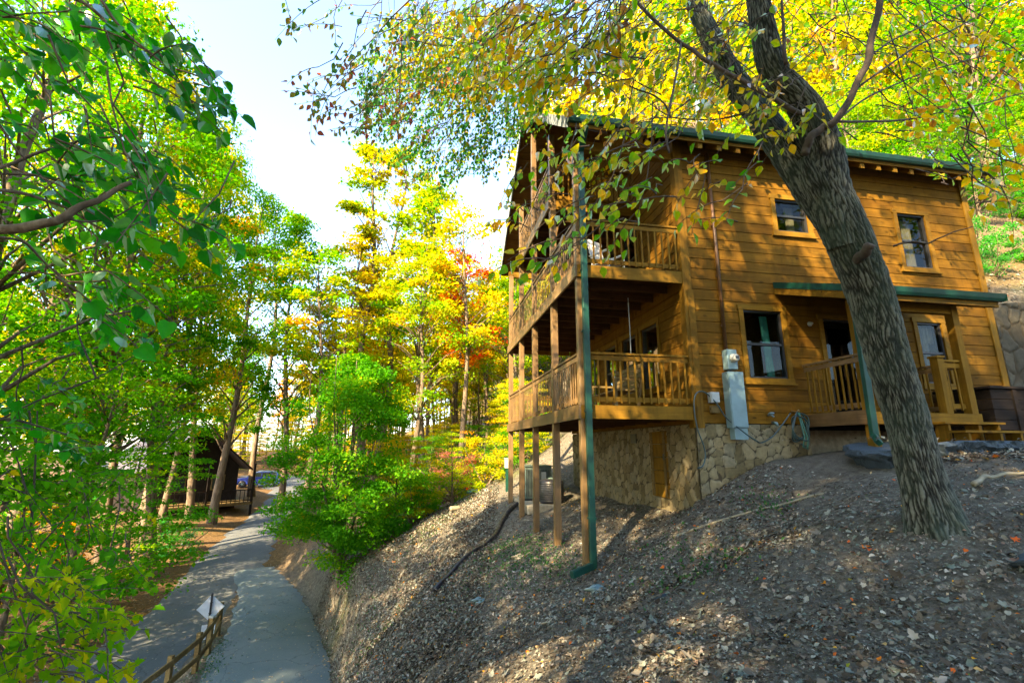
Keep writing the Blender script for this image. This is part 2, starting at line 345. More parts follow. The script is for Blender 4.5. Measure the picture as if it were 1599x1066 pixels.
for x,y,z in ((0,0.1,-2.1),(0,1.95,-2.03),(0,3.95,-2.06),(0,5.75,-1.98),(0,7.8,-1.76),(2.26,.5,-1.10),(2.26,5.6,-1.32),(1.2,8,-1.55),(2.3,-.1,-.86),(3.4,0,-.42),(4.4,0,-.14),(5.4,0,-.08),(4.6,-2.45,-.13),(7,-2.6,-.09),(9,-2,-.1),(9,3,0),(3.2,-1.2,-.55),(2.6,-2.4,-.72),(5,12,1.6),(11,13,7.5),(1,12,-1.0),(14,-3,.3),(20,-2,1)):
    X,Y=lw(x,y);CP.append((X,Y,z))
CP=np.array(CP,float)
def tps_fit(P):
    n=len(P);d=np.hypot(P[:,None,0]-P[None,:,0],P[:,None,1]-P[None,:,1]);K=np.where(d>0,d*d*np.log(d+1e-9),0)+np.eye(n)*.02
    T=np.c_[np.ones(n),P[:,:2]];A=np.block([[K,T],[T.T,np.zeros((3,3))]])
    return np.linalg.solve(A,np.r_[P[:,2],0,0,0])
CW=tps_fit(CP)
def tps(X,Y):
    r=np.zeros(X.shape)+CW[-3]+CW[-2]*X+CW[-1]*Y
    for (a,b,_),w in zip(CP,CW[:-3]):
        d2=(X-a)**2+(Y-b)**2;r=r+w*.5*d2*np.log(d2+1e-12)
    return r
def sst(a,b,x):
    t=np.clip((x-a)/(b-a),0,1);return t*t*(3-2*t)
ROAD=[(-13.2,-6,-6.9,1.75),(-12.6,4,-6.8,1.75),(-11.9,12,-6.6,1.75),(-11.7,16,-6.5,1.75),(-12.7,21,-6.35,1.75),(-15.3,28,-6.05,1.9),(-17.8,35,-5.7,1.9),(-20.3,43,-5.15,1.7),(-23.5,52,-4.55,2.2),(-27.5,60,-4.25,4.),(-34,70,-4.0,5.)]
DRIVE=[(-4.6,1,-6.4,1.6),(-5.4,8,-6.4,1.7),(-6.6,14,-6.32,1.75),(-8.3,18,-6.28,1.5),(-10.3,22,-6.25,1.2),(-13,26,-6.12,1.0)]
def dens(pts,n=14):
    P=np.array(pts,float);t=np.arange(len(P));tt=np.linspace(0,len(P)-1,(len(P)-1)*n+1);o=[]
    for c in range(P.shape[1]):
        m=np.gradient(P[:,c]);i=np.minimum(tt.astype(int),len(P)-2);f=tt-i
        o.append((2*f**3-3*f**2+1)*P[i,c]+(f**3-2*f**2+f)*m[i]+(-2*f**3+3*f**2)*P[i+1,c]+(f**3-f**2)*m[i+1])
    return np.array(o).T
ROADP=dens(ROAD);DRIVEP=dens(DRIVE)
def road_dist(X,Y,P):
    sh=X.shape;x=X.ravel();y=Y.ravel();best=np.full(x.shape,1e9);z=np.zeros(x.shape);w=np.ones(x.shape)
    for a,b in zip(P[:-1],P[1:]):
        dx,dy=b[0]-a[0],b[1]-a[1];t=np.clip(((x-a[0])*dx+(y-a[1])*dy)/(dx*dx+dy*dy),0,1)
        d=np.hypot(x-a[0]-t*dx,y-a[1]-t*dy);k=d<best
        best=np.where(k,d,best);z=np.where(k,a[2]+t*(b[2]-a[2]),z);w=np.where(k,a[3]+t*(b[3]-a[3]),w)
    return best.reshape(sh),z.reshape(sh),w.reshape(sh)
def height(X,Y,rough=True):
    X=np.asarray(X,float);Y=np.asarray(Y,float)
    Z=tps(X,Y);R=np.hypot(X,Y-20);k=sst(60,160,R);Z=Z*(1-k)+k*np.clip(X*.12+3,-8,16)
    if rough: Z=Z+.10*fbm(X*.9,Y*.9,4,1)+.035*fbm(X*5,Y*5,3,9)
    lx,ly=wl(X,Y)
    bank=3.25+.9*np.clip(ly-.3,0,5)+.5*np.clip(ly-5.3,0,30)+.18*np.clip(lx-9.9,0,40)
    b=sst(9.8,10.0,lx)*sst(.12,.30,ly);Z=Z*(1-b)+b*(np.maximum(bank,Z)+(.15*fbm(X*1.7,Y*1.7,4,4) if rough else 0))
    # the ground under the cabin stays below its floors, and beyond the far wall it climbs
    ins=sst(2.3,2.5,lx)*(1-sst(9.7,9.8,lx))*sst(.1,.2,ly)*(1-sst(7.5,7.7,ly));Z=Z*(1-ins)+ins*np.minimum(Z,-.3)
    for P,edge in ((ROADP,1.6),(DRIVEP,.8)):
        d,z,w=road_dist(X,Y,P);f=sst(w*1.0,w+edge,d);Z=Z*f+(z-.03)*(1-f)
    return Z
def gz(x,y): return float(height(np.array([x]),np.array([y]),False)[0])
def graded(a,b,step,lo,hi,g=1.13,mx=25):
    c=list(np.arange(a,b+1e-6,step));s=step;l=[];x=a
    while x>lo: s=min(s*g,mx);x-=s;l.append(x)
    s=step;x=c[-1];r=[]
    while x<hi: s=min(s*g,mx);x+=s;r.append(x)
    return np.array(l[::-1]+c+r)
gx=graded(-9,10,.13,-600,600);gy=graded(0,20,.13,-300,900)
XX,YY=np.meshgrid(gx,gy,indexing='ij');ZZ=height(XX,YY)
nx,ny=XX.shape;idx=np.arange(nx*ny).reshape(nx,ny)
fc=np.stack([idx[:-1,:-1],idx[1:,:-1],idx[1:,1:],idx[:-1,1:]],-1).reshape(-1,4)
moss=np.clip(sst(.10,.45,fbm(XX*.35,YY*.35,4,31))*.9+sst(1.5,.3,np.abs(XX+1.2-.0*YY))*sst(9,11,YY)*(1-sst(15,18,YY))*.25,0,1)
wd=sst(21,28,YY)*sst(-2.,-6.,XX-0*YY)*.55;wd=np.maximum(wd,sst(-9.5,-13.5,XX)*.85)
lxx,lyy=wl(XX,YY);wd=np.maximum(wd,sst(10,11,lxx)*sst(.3,1,lyy)*.5)
me=np_mesh('ground',np.c_[XX.ravel(),YY.ravel(),ZZ.ravel()],fc,None,{'moss':moss.ravel(),'wood':wd.ravel()},True)
tag(link('ground',me,M['ground']),'brown woodland slope strewn with dry leaves','ground',kind='structure')
def ribbon(name,P,mat,lift,label,nw=9,crown=.04,seed=0):
    P=np.asarray(P);d=np.gradient(P[:,:2],axis=0);d/=np.linalg.norm(d,axis=1)[:,None];nrm=np.c_[-d[:,1],d[:,0]]
    v=[];u=np.linspace(-1,1,nw)
    ej=[.22*fbm(P[:,1]*1.1+seed+k*50,P[:,0]*.9,4,seed) for k in (0,1)]
    for j,uu in enumerate(u):
        w=P[:,3]+(ej[0] if uu<0 else ej[1])*(abs(uu)>.9)
        v.append(np.c_[P[:,:2]+nrm*(uu*w)[:,None],P[:,2]+lift+crown*(1-uu*uu)-.05*(abs(uu)>.99)])
    v=np.stack(v,1);n,m=v.shape[:2];ix=np.arange(n*m).reshape(n,m)
    f=np.stack([ix[:-1,:-1],ix[:-1,1:],ix[1:,1:],ix[1:,:-1]],-1).reshape(-1,4)[:,::-1]
    o=link(name,np_mesh(name,v.reshape(-1,3),f,smooth=True),mat);return tag(o,label,'road',kind='structure')
ribbon('road',dens(ROAD,40),M['asphalt'],.02,'grey asphalt lane running back through the woods',seed=3)
ribbon('driveway',dens(DRIVE,40),M['asphalt2'],.028,'pale asphalt driveway joining the lane below the slope',seed=8)
# broken edge of the upper parking pad
def pad():
    top=[(4.4,-1.05),(3.95,-1.55),(3.72,-2.0),(3.85,-2.36),(4.3,-2.36),(4.8,-2.5),(5.4,-2.42),(6,-2.55),(6.7,-2.5),(7.5,-2.62),(8.5,-2.6),(10,-2.75),(13,-2.8),(13,-.05),(10,-.05),(7.6,-.05),(7.55,-1.05),(4.7,-1.05)]
    n=len(top);pts=[]
    for i in range(n):
        a=top[i];b=top[(i+1)%n];m=max(1,int(math.dist(a,b)/.03)) if i<12 else 3
        for k in range(m):pts.append((a[0]+(b[0]-a[0])*k/m,a[1]+(b[1]-a[1])*k/m))
    pts=np.array(pts);jx=.05*fbm(pts[:,0]*3,pts[:,1]*3,4,2);jy=.10*fbm(pts[:,0]*2.4+9,pts[:,1]*3,5,3)
    vs=[];lev=[(.985,.115),(.995,.112),(1.0,.095),(1.003,.05),(.995,.01),(.97,-.03),(.90,-.35)]
    c=np.array([7.,-1.3])
    for k,(s,z) in enumerate(lev):
        q=pts.copy();q[:,0]+=jx;q[:,1]+=jy+.05*fbm(pts[:,0]*11+k*1.3,pts[:,1]*8+k*2.1,4,6)*min(k,3)
        inset=(1-s)*3
        nrm=q-c;nrm/=np.linalg.norm(nrm,axis=1)[:,None];q=q-nrm*inset
        zz=z+.045*fbm(q[:,0]*7+k*3,q[:,1]*7,4,5)*(k>1)-.15*sst(5.0,3.7,q[:,0])
        for (x,y),z1 in zip(q,zz):
            X,Y=lw(x,y);vs.append((X,Y,z1))
    m=len(pts);fs=[tuple(range(m))]
    for k in range(len(lev)-1):
        for i in range(m): fs.append((k*m+i,(k+1)*m+i,(k+1)*m+(i+1)%m,k*m+(i+1)%m))
    b=MB();b.add(vs,fs);o=b.build('parking_pad',M['slab']);tag(o,'blue black asphalt pad with a crumbling edge in front of the porch','pavement',kind='structure')
pad()
# ------------------------------------------------------------------ cabin
HB=-2.1
cabin=empty('log_cabin',(AX,AY,HB),YAW,'tall orange brown timber cabin with stacked balconies on posts','cabin')
HL=(0,0,-HB)
D=2.256;LEN=9.75;W=7.76
def part(b,name,mat,parent=None,smooth=False,bevel=0):
    if parent is None or parent is cabin: return b.build(name,mat,cabin,smooth,HL,bevel)
    return b.build(name,mat,parent,smooth,None,bevel)
RS=.817
def roof_under(y): return 6.22+RS*(min(y,W-y)+.45)
def siding_boards(b,axis,u0,u1,z0,z1,openings,plane,out,gable=False):
    h=.222;z=z0;i=0
    while z<z1-1e-3:
        za,zb=z,min(z+h,z1);cuts={u0,u1}
        for o in openings: cuts|={max(u0,min(u1,o[0])),max(u0,min(u1,o[1]))}
        cuts=sorted(cuts);tt=random.random();joint=u0+random.uniform(.25,.75)*(u1-u0);t2=random.random()
        a,bb=u0,u1
        for p,q in zip(cuts[:-1],cuts[1:]):
            if gable:
                lim=(zb-6.50)/RS
                p=max(p,lim);q=min(q,W-lim)
            if q-p<.01: continue
            segs=[(za,zb)]
            for o in openings:
                if o[0]<=(p+q)/2<=o[1]:
                    ns=[]
                    for s0,s1 in segs:
                        if o[3]<=s0 or o[2]>=s1: ns.append((s0,s1));continue
                        if s0<o[2]: ns.append((s0,o[2]))
                        if s1>o[3]: ns.append((o[3],s1))
                    segs=ns
            for s0,s1 in segs:
                if s1-s0<.005: continue
                parts=[(p,q,tt)]
                if p<joint<q: parts=[(p,joint-.002,tt),(joint+.002,q,t2)]
                for pp,qq,tc in parts:
                    lo=.027;hi=.019;g=.005 if s1==zb else 0
                    if axis==0:
                        poly=[(plane,s0),(plane+out*lo,s0+.006),(plane+out*lo*.93,s0+.03),(plane+out*hi,s1-g),(plane,s1-g)]
                        b.prism(poly,0,pp,qq,tc)
                    else:
                        poly=[(plane,s0),(plane+out*lo,s0+.006),(plane+out*lo*.93,s0+.03),(plane+out*hi,s1-g),(plane,s1-g)]
                        b.prism(poly,1,pp,qq,tc)
        z+=h;i+=1
# openings: x0,x1,z0,z1 (facade)   y0,y1,z0,z1 (gable)
FW=[(3.47,4.34,1.34,2.73),(4.53,5.30,4.55,5.31),(7.68,8.44,3.96,5.27),(7.66,8.30,1.34,2.68)]
FD=(5.30,6.14,.62,2.63)
GW=[(1.18,1.98,1.30,2.72),(2.28,3.10,1.30,2.72),(3.55,4.35,1.30,2.72),(1.9,2.7,4.0,5.4),(5.6,6.5,4.0,5.4)]
GD=[(4.9,5.9,.77,2.75),(3.2,4.5,3.47,5.45)]
b=MB()
def core(b,ax,u0,u1,z0,z1,ops,p0,p1):   # solid wall behind the boards, with holes
    us=sorted({u0,u1,*[o[0] for o in ops],*[o[1] for o in ops]});zs=sorted({z0,z1,*[o[2] for o in ops],*[o[3] for o in ops]})
    for a,c in zip(us[:-1],us[1:]):
        for e,f in zip(zs[:-1],zs[1:]):
            mu,mz=(a+c)/2,(e+f)/2
            if any(o[0]<mu<o[1] and o[2]<mz<o[3] for o in ops): continue
            if ax==0:b.box(a,c,p0,p1,e,f)
            else:b.box(p0,p1,a,c,e,f)
siding_boards(b,0,D,LEN,.45,6.5,FW+[FD],0,-1)
core(b,0,D+.16,LEN-.16,.46,6.48,FW+[FD],.001,.15)
part(b,'side_wall',M['siding'])
b=MB()
siding_boards(b,1,.0,W,.45,9.6,GW+GD,D,-1,True)
core(b,1,.155,W-.155,.46,6.4,GW+GD,D+.001,D+.15)
b.add([(D+.08,.1,6.4),(D+.08,W-.1,6.4),(D+.08,W/2,9.55)],[(0,1,2)])
part(b,'gable_wall',M['siding_y'])
b=MB();b.box(D+.16,LEN-.16,W-.15,W,-1.6,6.5);part(b,'far_wall',M['siding'])
b=MB();b.box(LEN-.15,LEN,.0,W,-.3,6.45);b.add([(LEN-.05,0,6.45),(LEN-.05,W,6.45),(LEN-.05,W/2,9.6)],[(0,1,2)]);part(b,'end_wall',M['siding_y'])
b=MB()
for z in (.62,3.33): b.box(D+.16,LEN-.16,.16,W-.16,z-.2,z)
part(b,'inner_floor',M['darkwood'])
b=MB();b.box(5.0,5.1,.16,W-.16,.63,3.1);b.box(5.9,6.0,.16,W-.16,3.34,6.3);part(b,'inner_wall',M['oldwood'])
# corner boards
b=MB();b.box(D-.065,D+.12,-.062,-.036,.36,6.42);b.box(D-.062,D-.036,-.036,.13,.36,6.42);b.box(D+.0,D+.14,-.075,-.063,.36,3.06)
part(b,'corner_board',M['trim'])
b=MB();b.box(LEN-.12,LEN+.04,-.062,-.036,.36,6.42);b.box(LEN+.001,LEN+.04,-.036,.13,.36,6.42);part(b,'corner_board',M['trim'])
# stone footing
def stonewall(name,fn,U,V,parent=None,sc=5.2,amp=.018,hole=None):
    nu=int(U/.03)+1;nv=int(V/.03)+1
    u,v=np.meshgrid(np.linspace(0,U,nu),np.linspace(0,V,nv),indexing='ij')
    wu=u*sc+.5*fbm(u*2.4,v*2.4,3,1);wv=v*sc*.95+.5*fbm(u*2.4+7,v*2.4,3,2)
    f1,f2,c=cells(wu,wv,k=len(name));e=f2-f1
    hgt=amp*(.6+.8*c)*sst(.03,.16,e)+.010*fbm(u*9,v*9,3,4)
    P=np.array([fn(a,bb,h) for a,bb,h in zip(u.ravel(),v.ravel(),hgt.ravel())])
    ix=np.arange(nu*nv).reshape(nu,nv);f=np.stack([ix[:-1,:-1],ix[1:,:-1],ix[1:,1:],ix[:-1,1:]],-1).reshape(-1,4)
    if hole is not None:
        cu=u[:-1,:-1].ravel()+.015;cv=v[:-1,:-1].ravel()+.015;k=~((cu>hole[0])&(cu<hole[1])&(cv>hole[2])&(cv<hole[3]));f=f[k]
    me=np_mesh(name,P,f,None,{'edge':e.ravel(),'cell':c.ravel()},True)
    return me
me=stonewall('stone_footing',lambda a,z,h:(D-.005-h,7.7-a,-2.0+z),7.68,2.44,hole=(7.7-1.92,7.7-1.12,.97,2.36))
link('stone_footing',me,M['stone'],cabin,HL)
me=stonewall('stone_base',lambda a,z,h:(D-.005+a,.002-h,-1.6+z),4.66-D,2.04)
link('stone_base',me,M['stone'],cabin,HL)
b=MB();b.box(D+.05,4.64,.04,.2,-1.8,.44);b.box(4.64,LEN,1.6,1.75,-1.8,.41);b.box(D+.05,D+.25,.21,1.1,-2,.44);b.box(D+.05,D+.25,1.93,W,-2,.44);part(b,'block_footing',M['concrete'])
# crawl space door
b=MB()
for k in range(5):
    z=-1.02+k*.275;b.box(D-.02,D+.02,1.13,1.91,z,z+.262,random.random())
cd=part(b,'crawl_door',M['trim'])
b=MB();b.box(D-.045,D-.021,1.2,1.28,-1.0,.33);b.box(D-.045,D-.021,1.76,1.84,-1.0,.33);b.build('batten',M['oldwood'],cd)
b=MB();b.box(D-.06,D-.046,1.22,1.27,-.25,-.13);b.build('handle',M['dark_metal'],cd)
b=MB();b.box(D-.055,D-.03,2.55,2.85,.1,.32);part(b,'foundation_vent',M['black'])
# windows
def window(axis,o,plane,out,kind='window',curtain=None,sash=True,cap=True):
    u0,u1,z0,z1=o;tw=.10
    def bx(b,a,c,e,f,d0,d1,t=None):
        lo,hi=sorted((plane+out*d0,plane+out*d1))
        if axis==0:b.box(a,c,lo,hi,e,f,t)
        else:b.box(lo,hi,a,c,e,f,t)
    f=MB()
    bx(f,u0-tw,u0,z0,z1,.0,.055);bx(f,u1,u1+tw,z0,z1,.0,.055)
    bx(f,u0-tw-.02,u1+tw+.02,z1,z1+tw,.0,.06)
    if kind=='window':
        bx(f,u0-tw-.02,u1+tw+.02,z0-tw,z0,.0,.058);bx(f,u0-tw-.05,u1+tw+.05,z0-tw-.028,z0-tw,.0,.085)
    w=part(f,kind+'_frame' if kind!='window' else 'window',M['trimx'] if axis==0 else M['trim'])
    s=MB();r=.035
    bx(s,u0,u0+r,z0,z1,-.10,.012);bx(s,u1-r,u1,z0,z1,-.10,.012);bx(s,u0+r,u1-r,z1-r,z1,-.10,.012);bx(s,u0+r,u1-r,z0,z0+r,-.10,.012)
    if sash: zm=(z0+z1)/2;bx(s,u0+r,u1-r,zm-.022,zm+.022,-.07,.004)
    s.build('sash',M['black'],w)
    g=MB()
    if axis==0:g.add([(u0+r,plane-out*.03,z0+r),(u1-r,plane-out*.03,z0+r),(u1-r,plane-out*.03,z1-r),(u0+r,plane-out*.03,z1-r)],[(0,1,2,3)])
    else:g.add([(plane-out*.03,u0+r,z0+r),(plane-out*.03,u1-r,z0+r),(plane-out*.03,u1-r,z1-r),(plane-out*.03,u0+r,z1-r)],[(0,1,2,3)])
    g.build('pane',M['glass'],w)
    for ca,cb,mt,ci,cz in (curtain or []):
        c=MB();n=24;vs=[]
        for i in range(n+1):
            uu=u0+(u1-u0)*(ca+(cb-ca)*i/n);dd=-.2-.025*math.sin(i*1.5)
            for zz in (z0+.02,z1-.05):
                lean=ci*(1-(zz-z0)/(z1-z0));q=plane+out*dd
                if zz<z0+.1: zz=z0+cz*(z1-z0)+.02
                vs.append((uu+lean,q,zz) if axis==0 else (q,uu+lean,zz))
        c.add(vs,[(2*i,2*i+2,2*i+3,2*i+1) for i in range(n)]);c.build('curtain',M[mt],w,True)
    return w
window(0,FW[0],0,-1,curtain=[(.62,.80,'curtain',.05,0)])
window(0,FW[1],0,-1,curtain=[(.55,.8,'blind',0,0)])
window(0,FW[2],0,-1,curtain=[(.45,.75,'blind',0,0)])
window(0,FW[3],0,-1,curtain=[(.0,1.,'blind',0,.68),(.55,.75,'blind',0,.2)])
for o in GW: window(1,o,D,-1)
dr=window(0,FD,0,-1,'door',sash=False)
b=MB();b.box(FD[0]+.04,FD[0]+.15,.04,.08,.64,2.59);b.box(FD[1]-.15,FD[1]-.04,.04,.08,.64,2.59);b.box(FD[0]+.15,FD[1]-.15,.04,.08,.64,.95);b.box(FD[0]+.15,FD[1]-.15,.04,.08,2.45,2.59);b.build('door_leaf',M['darkwood'],dr)
b=MB();b.lathe([(0.001,-.03),(.03,-.03),(.035,-.01),(.02,.02),(.015,.05)],(FD[1]-.1,-.0,1.6),12,1);b.build('handle',M['dark_metal'],dr,True)
for o in GD:
    q=window(1,o,D,-1,'door',sash=False)
    b=MB();b.box(D+.02,D+.06,(o[0]+o[1])/2-.05,(o[0]+o[1])/2+.05,o[2]+.02,o[3]-.04);b.build('door_stile',M['black'],q)
# roof
x0r,x1r=-.24,9.98;ye=-.45;yr=W/2;zr=roof_under(yr)
def slope(b,d0,d1,x0,x1,yA=ye,yB=yr):
    for sgn in (1,-1):
        f=lambda y:y if sgn==1 else W-y
        v=[]
        for x in (x0,x1):
            for y,z in ((yA,roof_under(yA)),(yB,roof_under(yB))):
                for d in (d0,d1): v.append((x,f(y),z+d))
        # v idx: x*4+y*2+d
        fs=[(0,4,6,2),(1,3,7,5),(0,1,5,4),(2,6,7,3),(0,2,3,1),(4,5,7,6)]
        if sgn==-1: fs=[tuple(reversed(q)) for q in fs]
        b.add(v,fs)
b=MB();slope(b,.06,.15,x0r,x1r);part(b,'roof',M['shingle'])
b=MB()
nb=26
for k in range(nb):
    ya=ye+.02+(yr-ye)*k/nb;yb=ye+.02+(yr-ye)*(k+1)/nb-.012;b.tint=random.random();slope(b,0,.058,x0r+.03,x1r-.03,ya,min(yb,yr-.001))
part(b,'soffit',M['soffit'])
for sgn in (1,-1):
    b=MB();f=lambda y:y if sgn==1 else W-y
    for x in (x0r-.035,x1r+.002):
        vs=[]
        for xx in (x,x+.033):
            for y in (ye,yr):
                for dz in (-.10,.165): vs.append((xx,f(y),roof_under(y)+dz))
        b.add(vs,[(0,2,3,1),(4,5,7,6),(0,1,5,4),(2,6,7,3),(0,4,6,2),(1,3,7,5)]);part(b,'bargeboard',M['greywood']);b=MB()
# rafters seen under the front overhang
for k in range(2):
    for sgn in (1,-1):
        b=MB();f=lambda y:y if sgn==1 else W-y;x=.62+k*.8
        vs=[(xx,f(y),roof_under(y)+dz) for xx in (x,x+.045) for y in (ye+.1,yr-.1) for dz in (-.14,-.002)]
        b.add(vs,[(0,2,3,1),(4,5,7,6),(0,1,5,4),(2,6,7,3),(0,4,6,2),(1,3,7,5)]);part(b,'rafter',M['soffit'])
b=MB();b.box(x0r+.03,x1r-.03,ye-.03,ye-.002,6.15,6.32);part(b,'eave_board',M['trimx'])
def gutter(name,x0,x1,y,z,parent=None,w=.12,h=.13):
    b=MB();pr=[(y,z),(y-w*.55,z),(y-w*.8,z+h*.35),(y-w,z+h),(y-w+.012,z+h),(y-w*.75,z+h*.38),(y-w*.5,z+.012),(y-.012,z+.012),(y-.012,z+h),(y,z+h)]
    b.prism(pr,0,x0,x1);b.box(x0-.004,x0,y-w,y,z,z+h);b.box(x1,x1+.004,y-w,y,z,z+h)
    return part(b,name,M['green'],parent)
gutter('gutter',x0r-.02,9.9,ye-.032,6.22)
for k in range(17):
    x=2.55+k*.435
    b=MB();b.prism([(ye+.01,6.03),(-.06,6.33),(-.06,6.52),(ye+.01,6.21)],0,x,x+.095);part(b,'rafter_tail',M['trimx'])
b=MB();b.box(D,LEN,-.052,-.037,6.15,6.5);part(b,'frieze_board',M['soffit'])
b=MB();b.tube([(3.62,1,roof_under(1)),(3.62,1,8.95)],.055,12);part(b,'vent_pipe',M['grey_metal'],smooth=True)
# decks
PY=[.07,1.95,3.95,5.80,7.69];pw=.14
GZ=[-2.3,-2.25,-2.25,-2.2,-2.0]
for i,y in enumerate(PY):
    b=MB();top={0:6.12,1:7.7,2:9.2,3:7.8,4:6.05}[i];b.box(-.0,pw,y-pw/2,y+pw/2,GZ[i],top);part(b,'post',M['post'],bevel=.006)
def deck(z,y0,y1,near=True):
    b=MB();n=int(D/.145);
    for k in range(n): xx=.0+k*D/n;b.box(xx+.145*0+.0,xx+D/n-.006,y0,y1,z+.20,z+.24,random.random())
    part(b,'deck_floor',M['posty'])
    b=MB();b.box(-.042,-.002,y0-.04,y1+.04,z,z+.25);part(b,'deck_beam',M['posty'])
    b=MB();b.box(-.002,D-.04,y0-.042,y0-.002,z,z+.245);part(b,'deck_beam',M['trimx'])
    b=MB();b.box(-.002,D-.04,y1+.002,y1+.042,z,z+.245);part(b,'deck_beam',M['trimx'])
    m=int((y1-y0)/.62)
    for k in range(1,m):
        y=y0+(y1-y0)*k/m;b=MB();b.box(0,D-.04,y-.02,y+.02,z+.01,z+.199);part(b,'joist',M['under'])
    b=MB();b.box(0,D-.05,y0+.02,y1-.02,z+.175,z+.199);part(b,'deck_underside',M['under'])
deck(.507,0,W);deck(3.207,0,W);deck(5.66,1.93,5.84)
bal_n=[0]
rowstuff={}
def railing(a,bq,z,single,mat='trim',name='railing',h=.97,parent=None,gap=.145,hand=.07):
    a=Vector((*a,0));bq=Vector((*bq,0));d=(bq-a);Ln=d.length;d.normalize();nrm=Vector((-d.y,d.x,0))
    r=MB();r.beam(a+Vector((0,0,z+h)),bq+Vector((0,0,z+h)),hand,.038);root=part(r,name,M['posty' if abs(d.y)>.5 else 'trimx'],parent)
    r=MB();r.beam(a+Vector((0,0,z+h-.085)),bq+Vector((0,0,z+h-.085)),.026,.085);r.build('top_rail',M['posty' if abs(d.y)>.5 else 'trimx'],root)
    r=MB();r.beam(a+nrm*.028+Vector((0,0,z+.12)),bq+nrm*.028+Vector((0,0,z+.12)),.03,.085);r.build('bottom_rail',M['posty' if abs(d.y)>.5 else 'trimx'],root)
    n=max(1,int(Ln/gap));all_=MB()
    for k in range(n):
        p=a+d*(Ln*(k+.5)/n);bb=MB();bb.tint=random.random();tgt=bb if single else all_
        tgt.tint=random.random();tgt.beam(p+Vector((0,0,z+.05)),p+Vector((0,0,z+h-.02)),.018,.032,up=(d.x,d.y,0))
        if single: bb.build('baluster',M[mat],root);bal_n[0]+=1
    if not single: o=all_.build('baluster_row',M[mat],root);o['kind']='stuff'
    return root
for z,fl in ((.747,0),(3.447,1)):
    railing((pw+.0,-.005),(D-.07,-.005),z,True)
    for i in range(4): railing((.03,PY[i+1]-pw/2),(.03,PY[i]+pw/2),z,i==0,'post')
    railing((pw,W),(D-.07,W),z,False)
railing((.03,PY[2]-pw/2),(.03,PY[1]+pw/2),5.90,False,'post');railing((.03,PY[3]-pw/2),(.03,PY[2]+pw/2),5.90,False,'post')
railing((pw,1.95),(D-.07,1.95),5.90,False);railing((pw,5.8),(D-.07,5.8),5.90,False)
b=MB();b.box(-.02,D,-.01,.13,6.0,6.2);part(b,'header_beam',M['trimx'])
b=MB();b.box(-.02,D,W-.13,W+.01,6.0,6.2);part(b,'header_beam',M['trimx'])
b=MB();b.box(-.045,-.004,1.9,5.86,6.86,6.87);
b=MB();b.beam((.07,.12,5.55),(.07,.85,6.6),.09,.09);part(b,'brace',M['post'])
for x,y in ((1.5,2.0),(1.5,1.35)):
    b=MB();z=roof_under(y)-.06
    b.lathe([(.001,z-.02),(.03,z-.03),(.045,z-.07),(.03,z-.11),(.001,z-.125)],(x,y,0),14);part(b,'lit_bulb',M['lamp'],smooth=True)
# downspout at the near post
def rect_tube(b,path,w,d):
    path=[Vector(p) for p in path]
    for p,q in zip(path[:-1],path[1:]):
        e=(q-p).normalized()*.03;b.beam(p-e,q+e,w,d,up=(0,1,0))
b=MB();rect_tube(b,[(.10,-.49,6.15),(.115,-.12,5.85),(.115,-.09,-1.93),(-.31,-.30,-2.0)],.115,.085);part(b,'downspout',M['green'],bevel=.012)
for z in (-1.2,.62,2.1,3.3,4.8): b=MB();b.box(.05,.18,-.14,-.03,z,z+.035);part(b,'downspout_strap',M['green'])
# services on the side wall
b=MB();b.tube([(2.985,-.075,1.86),(2.985,-.075,6.2)],.034,12);cd=part(b,'conduit',M['pipe'],smooth=True)
b=MB()
for z in (2.35,3.4,4.5,5.6): b.box(2.94,3.03,-.078,-.034,z,z+.03)
b.build('pipe_strap',M['pipe'],cd)
b=MB();b.box(2.91,3.12,-.20,-.036,1.47,1.86);mt=part(b,'electric_meter',M['grey_metal'],bevel=.01)
b=MB();b.lathe([(.085,-.20),(.085,-.235),(.07,-.24),(.07,-.30),(.05,-.32),(.001,-.325)],(3.03,0,1.68),20,1);b.build('meter_dial',M['pale_plastic'],mt,True)
b=MB();b.box(2.995,3.065,-.33,-.326,1.66,1.71);b.build('dial_window',M['black'],mt)
b=MB();b.box(2.865,3.20,-.22,-.036,.36,1.42);pn=part(b,'breaker_panel',M['grey_metal'],bevel=.01)
b=MB();b.box(2.88,3.185,-.235,-.221,.38,1.40);b.build('panel_door',M['grey_metal'],pn,bevel=.006)
b=MB();b.box(2.92,3.19,-.19,-.036,.15,.358);b.build('cable_trough',M['grey_metal'],pn)
b=MB();b.tube([(3.0,-.1,1.42),(3.0,-.1,1.47)],.035,10);b.build('conduit_nipple',M['dark_metal'],pn)
b=MB();b.box(2.52,2.71,-.14,-.036,.83,1.03);q=part(b,'phone_box',M['pale_plastic'],bevel=.01)
b=MB();b.box(2.54,2.69,-.152,-.141,.85,1.01);b.build('box_cover',M['pale_plastic'],q)
b=MB();b.box(2.54,2.70,-.12,-.036,.64,.77);part(b,'junction_box',M['oldwood'],bevel=.006)
b=MB();b.tube([(3.78,-.03,.62),(3.78,-.12,.62),(3.80,-.16,.58)],.02,10);b.tube([(3.86,-.03,.48),(3.86,-.13,.46),(3.84,-.17,.42)],.028,10);b.lathe([(.05,-.02),(.05,.01),(.01,.02)],(3.78,-.13,.65),10);part(b,'spigot',M['grey_metal'],smooth=True)
b=MB();b.lathe([(.05,-.036),(.05,-.06),(.035,-.08),(.02,-.12),(.001,-.125)],(4.98,0,2.5),14,1);wl_=part(b,'wall_lamp',M['pale_plastic'],smooth=True)
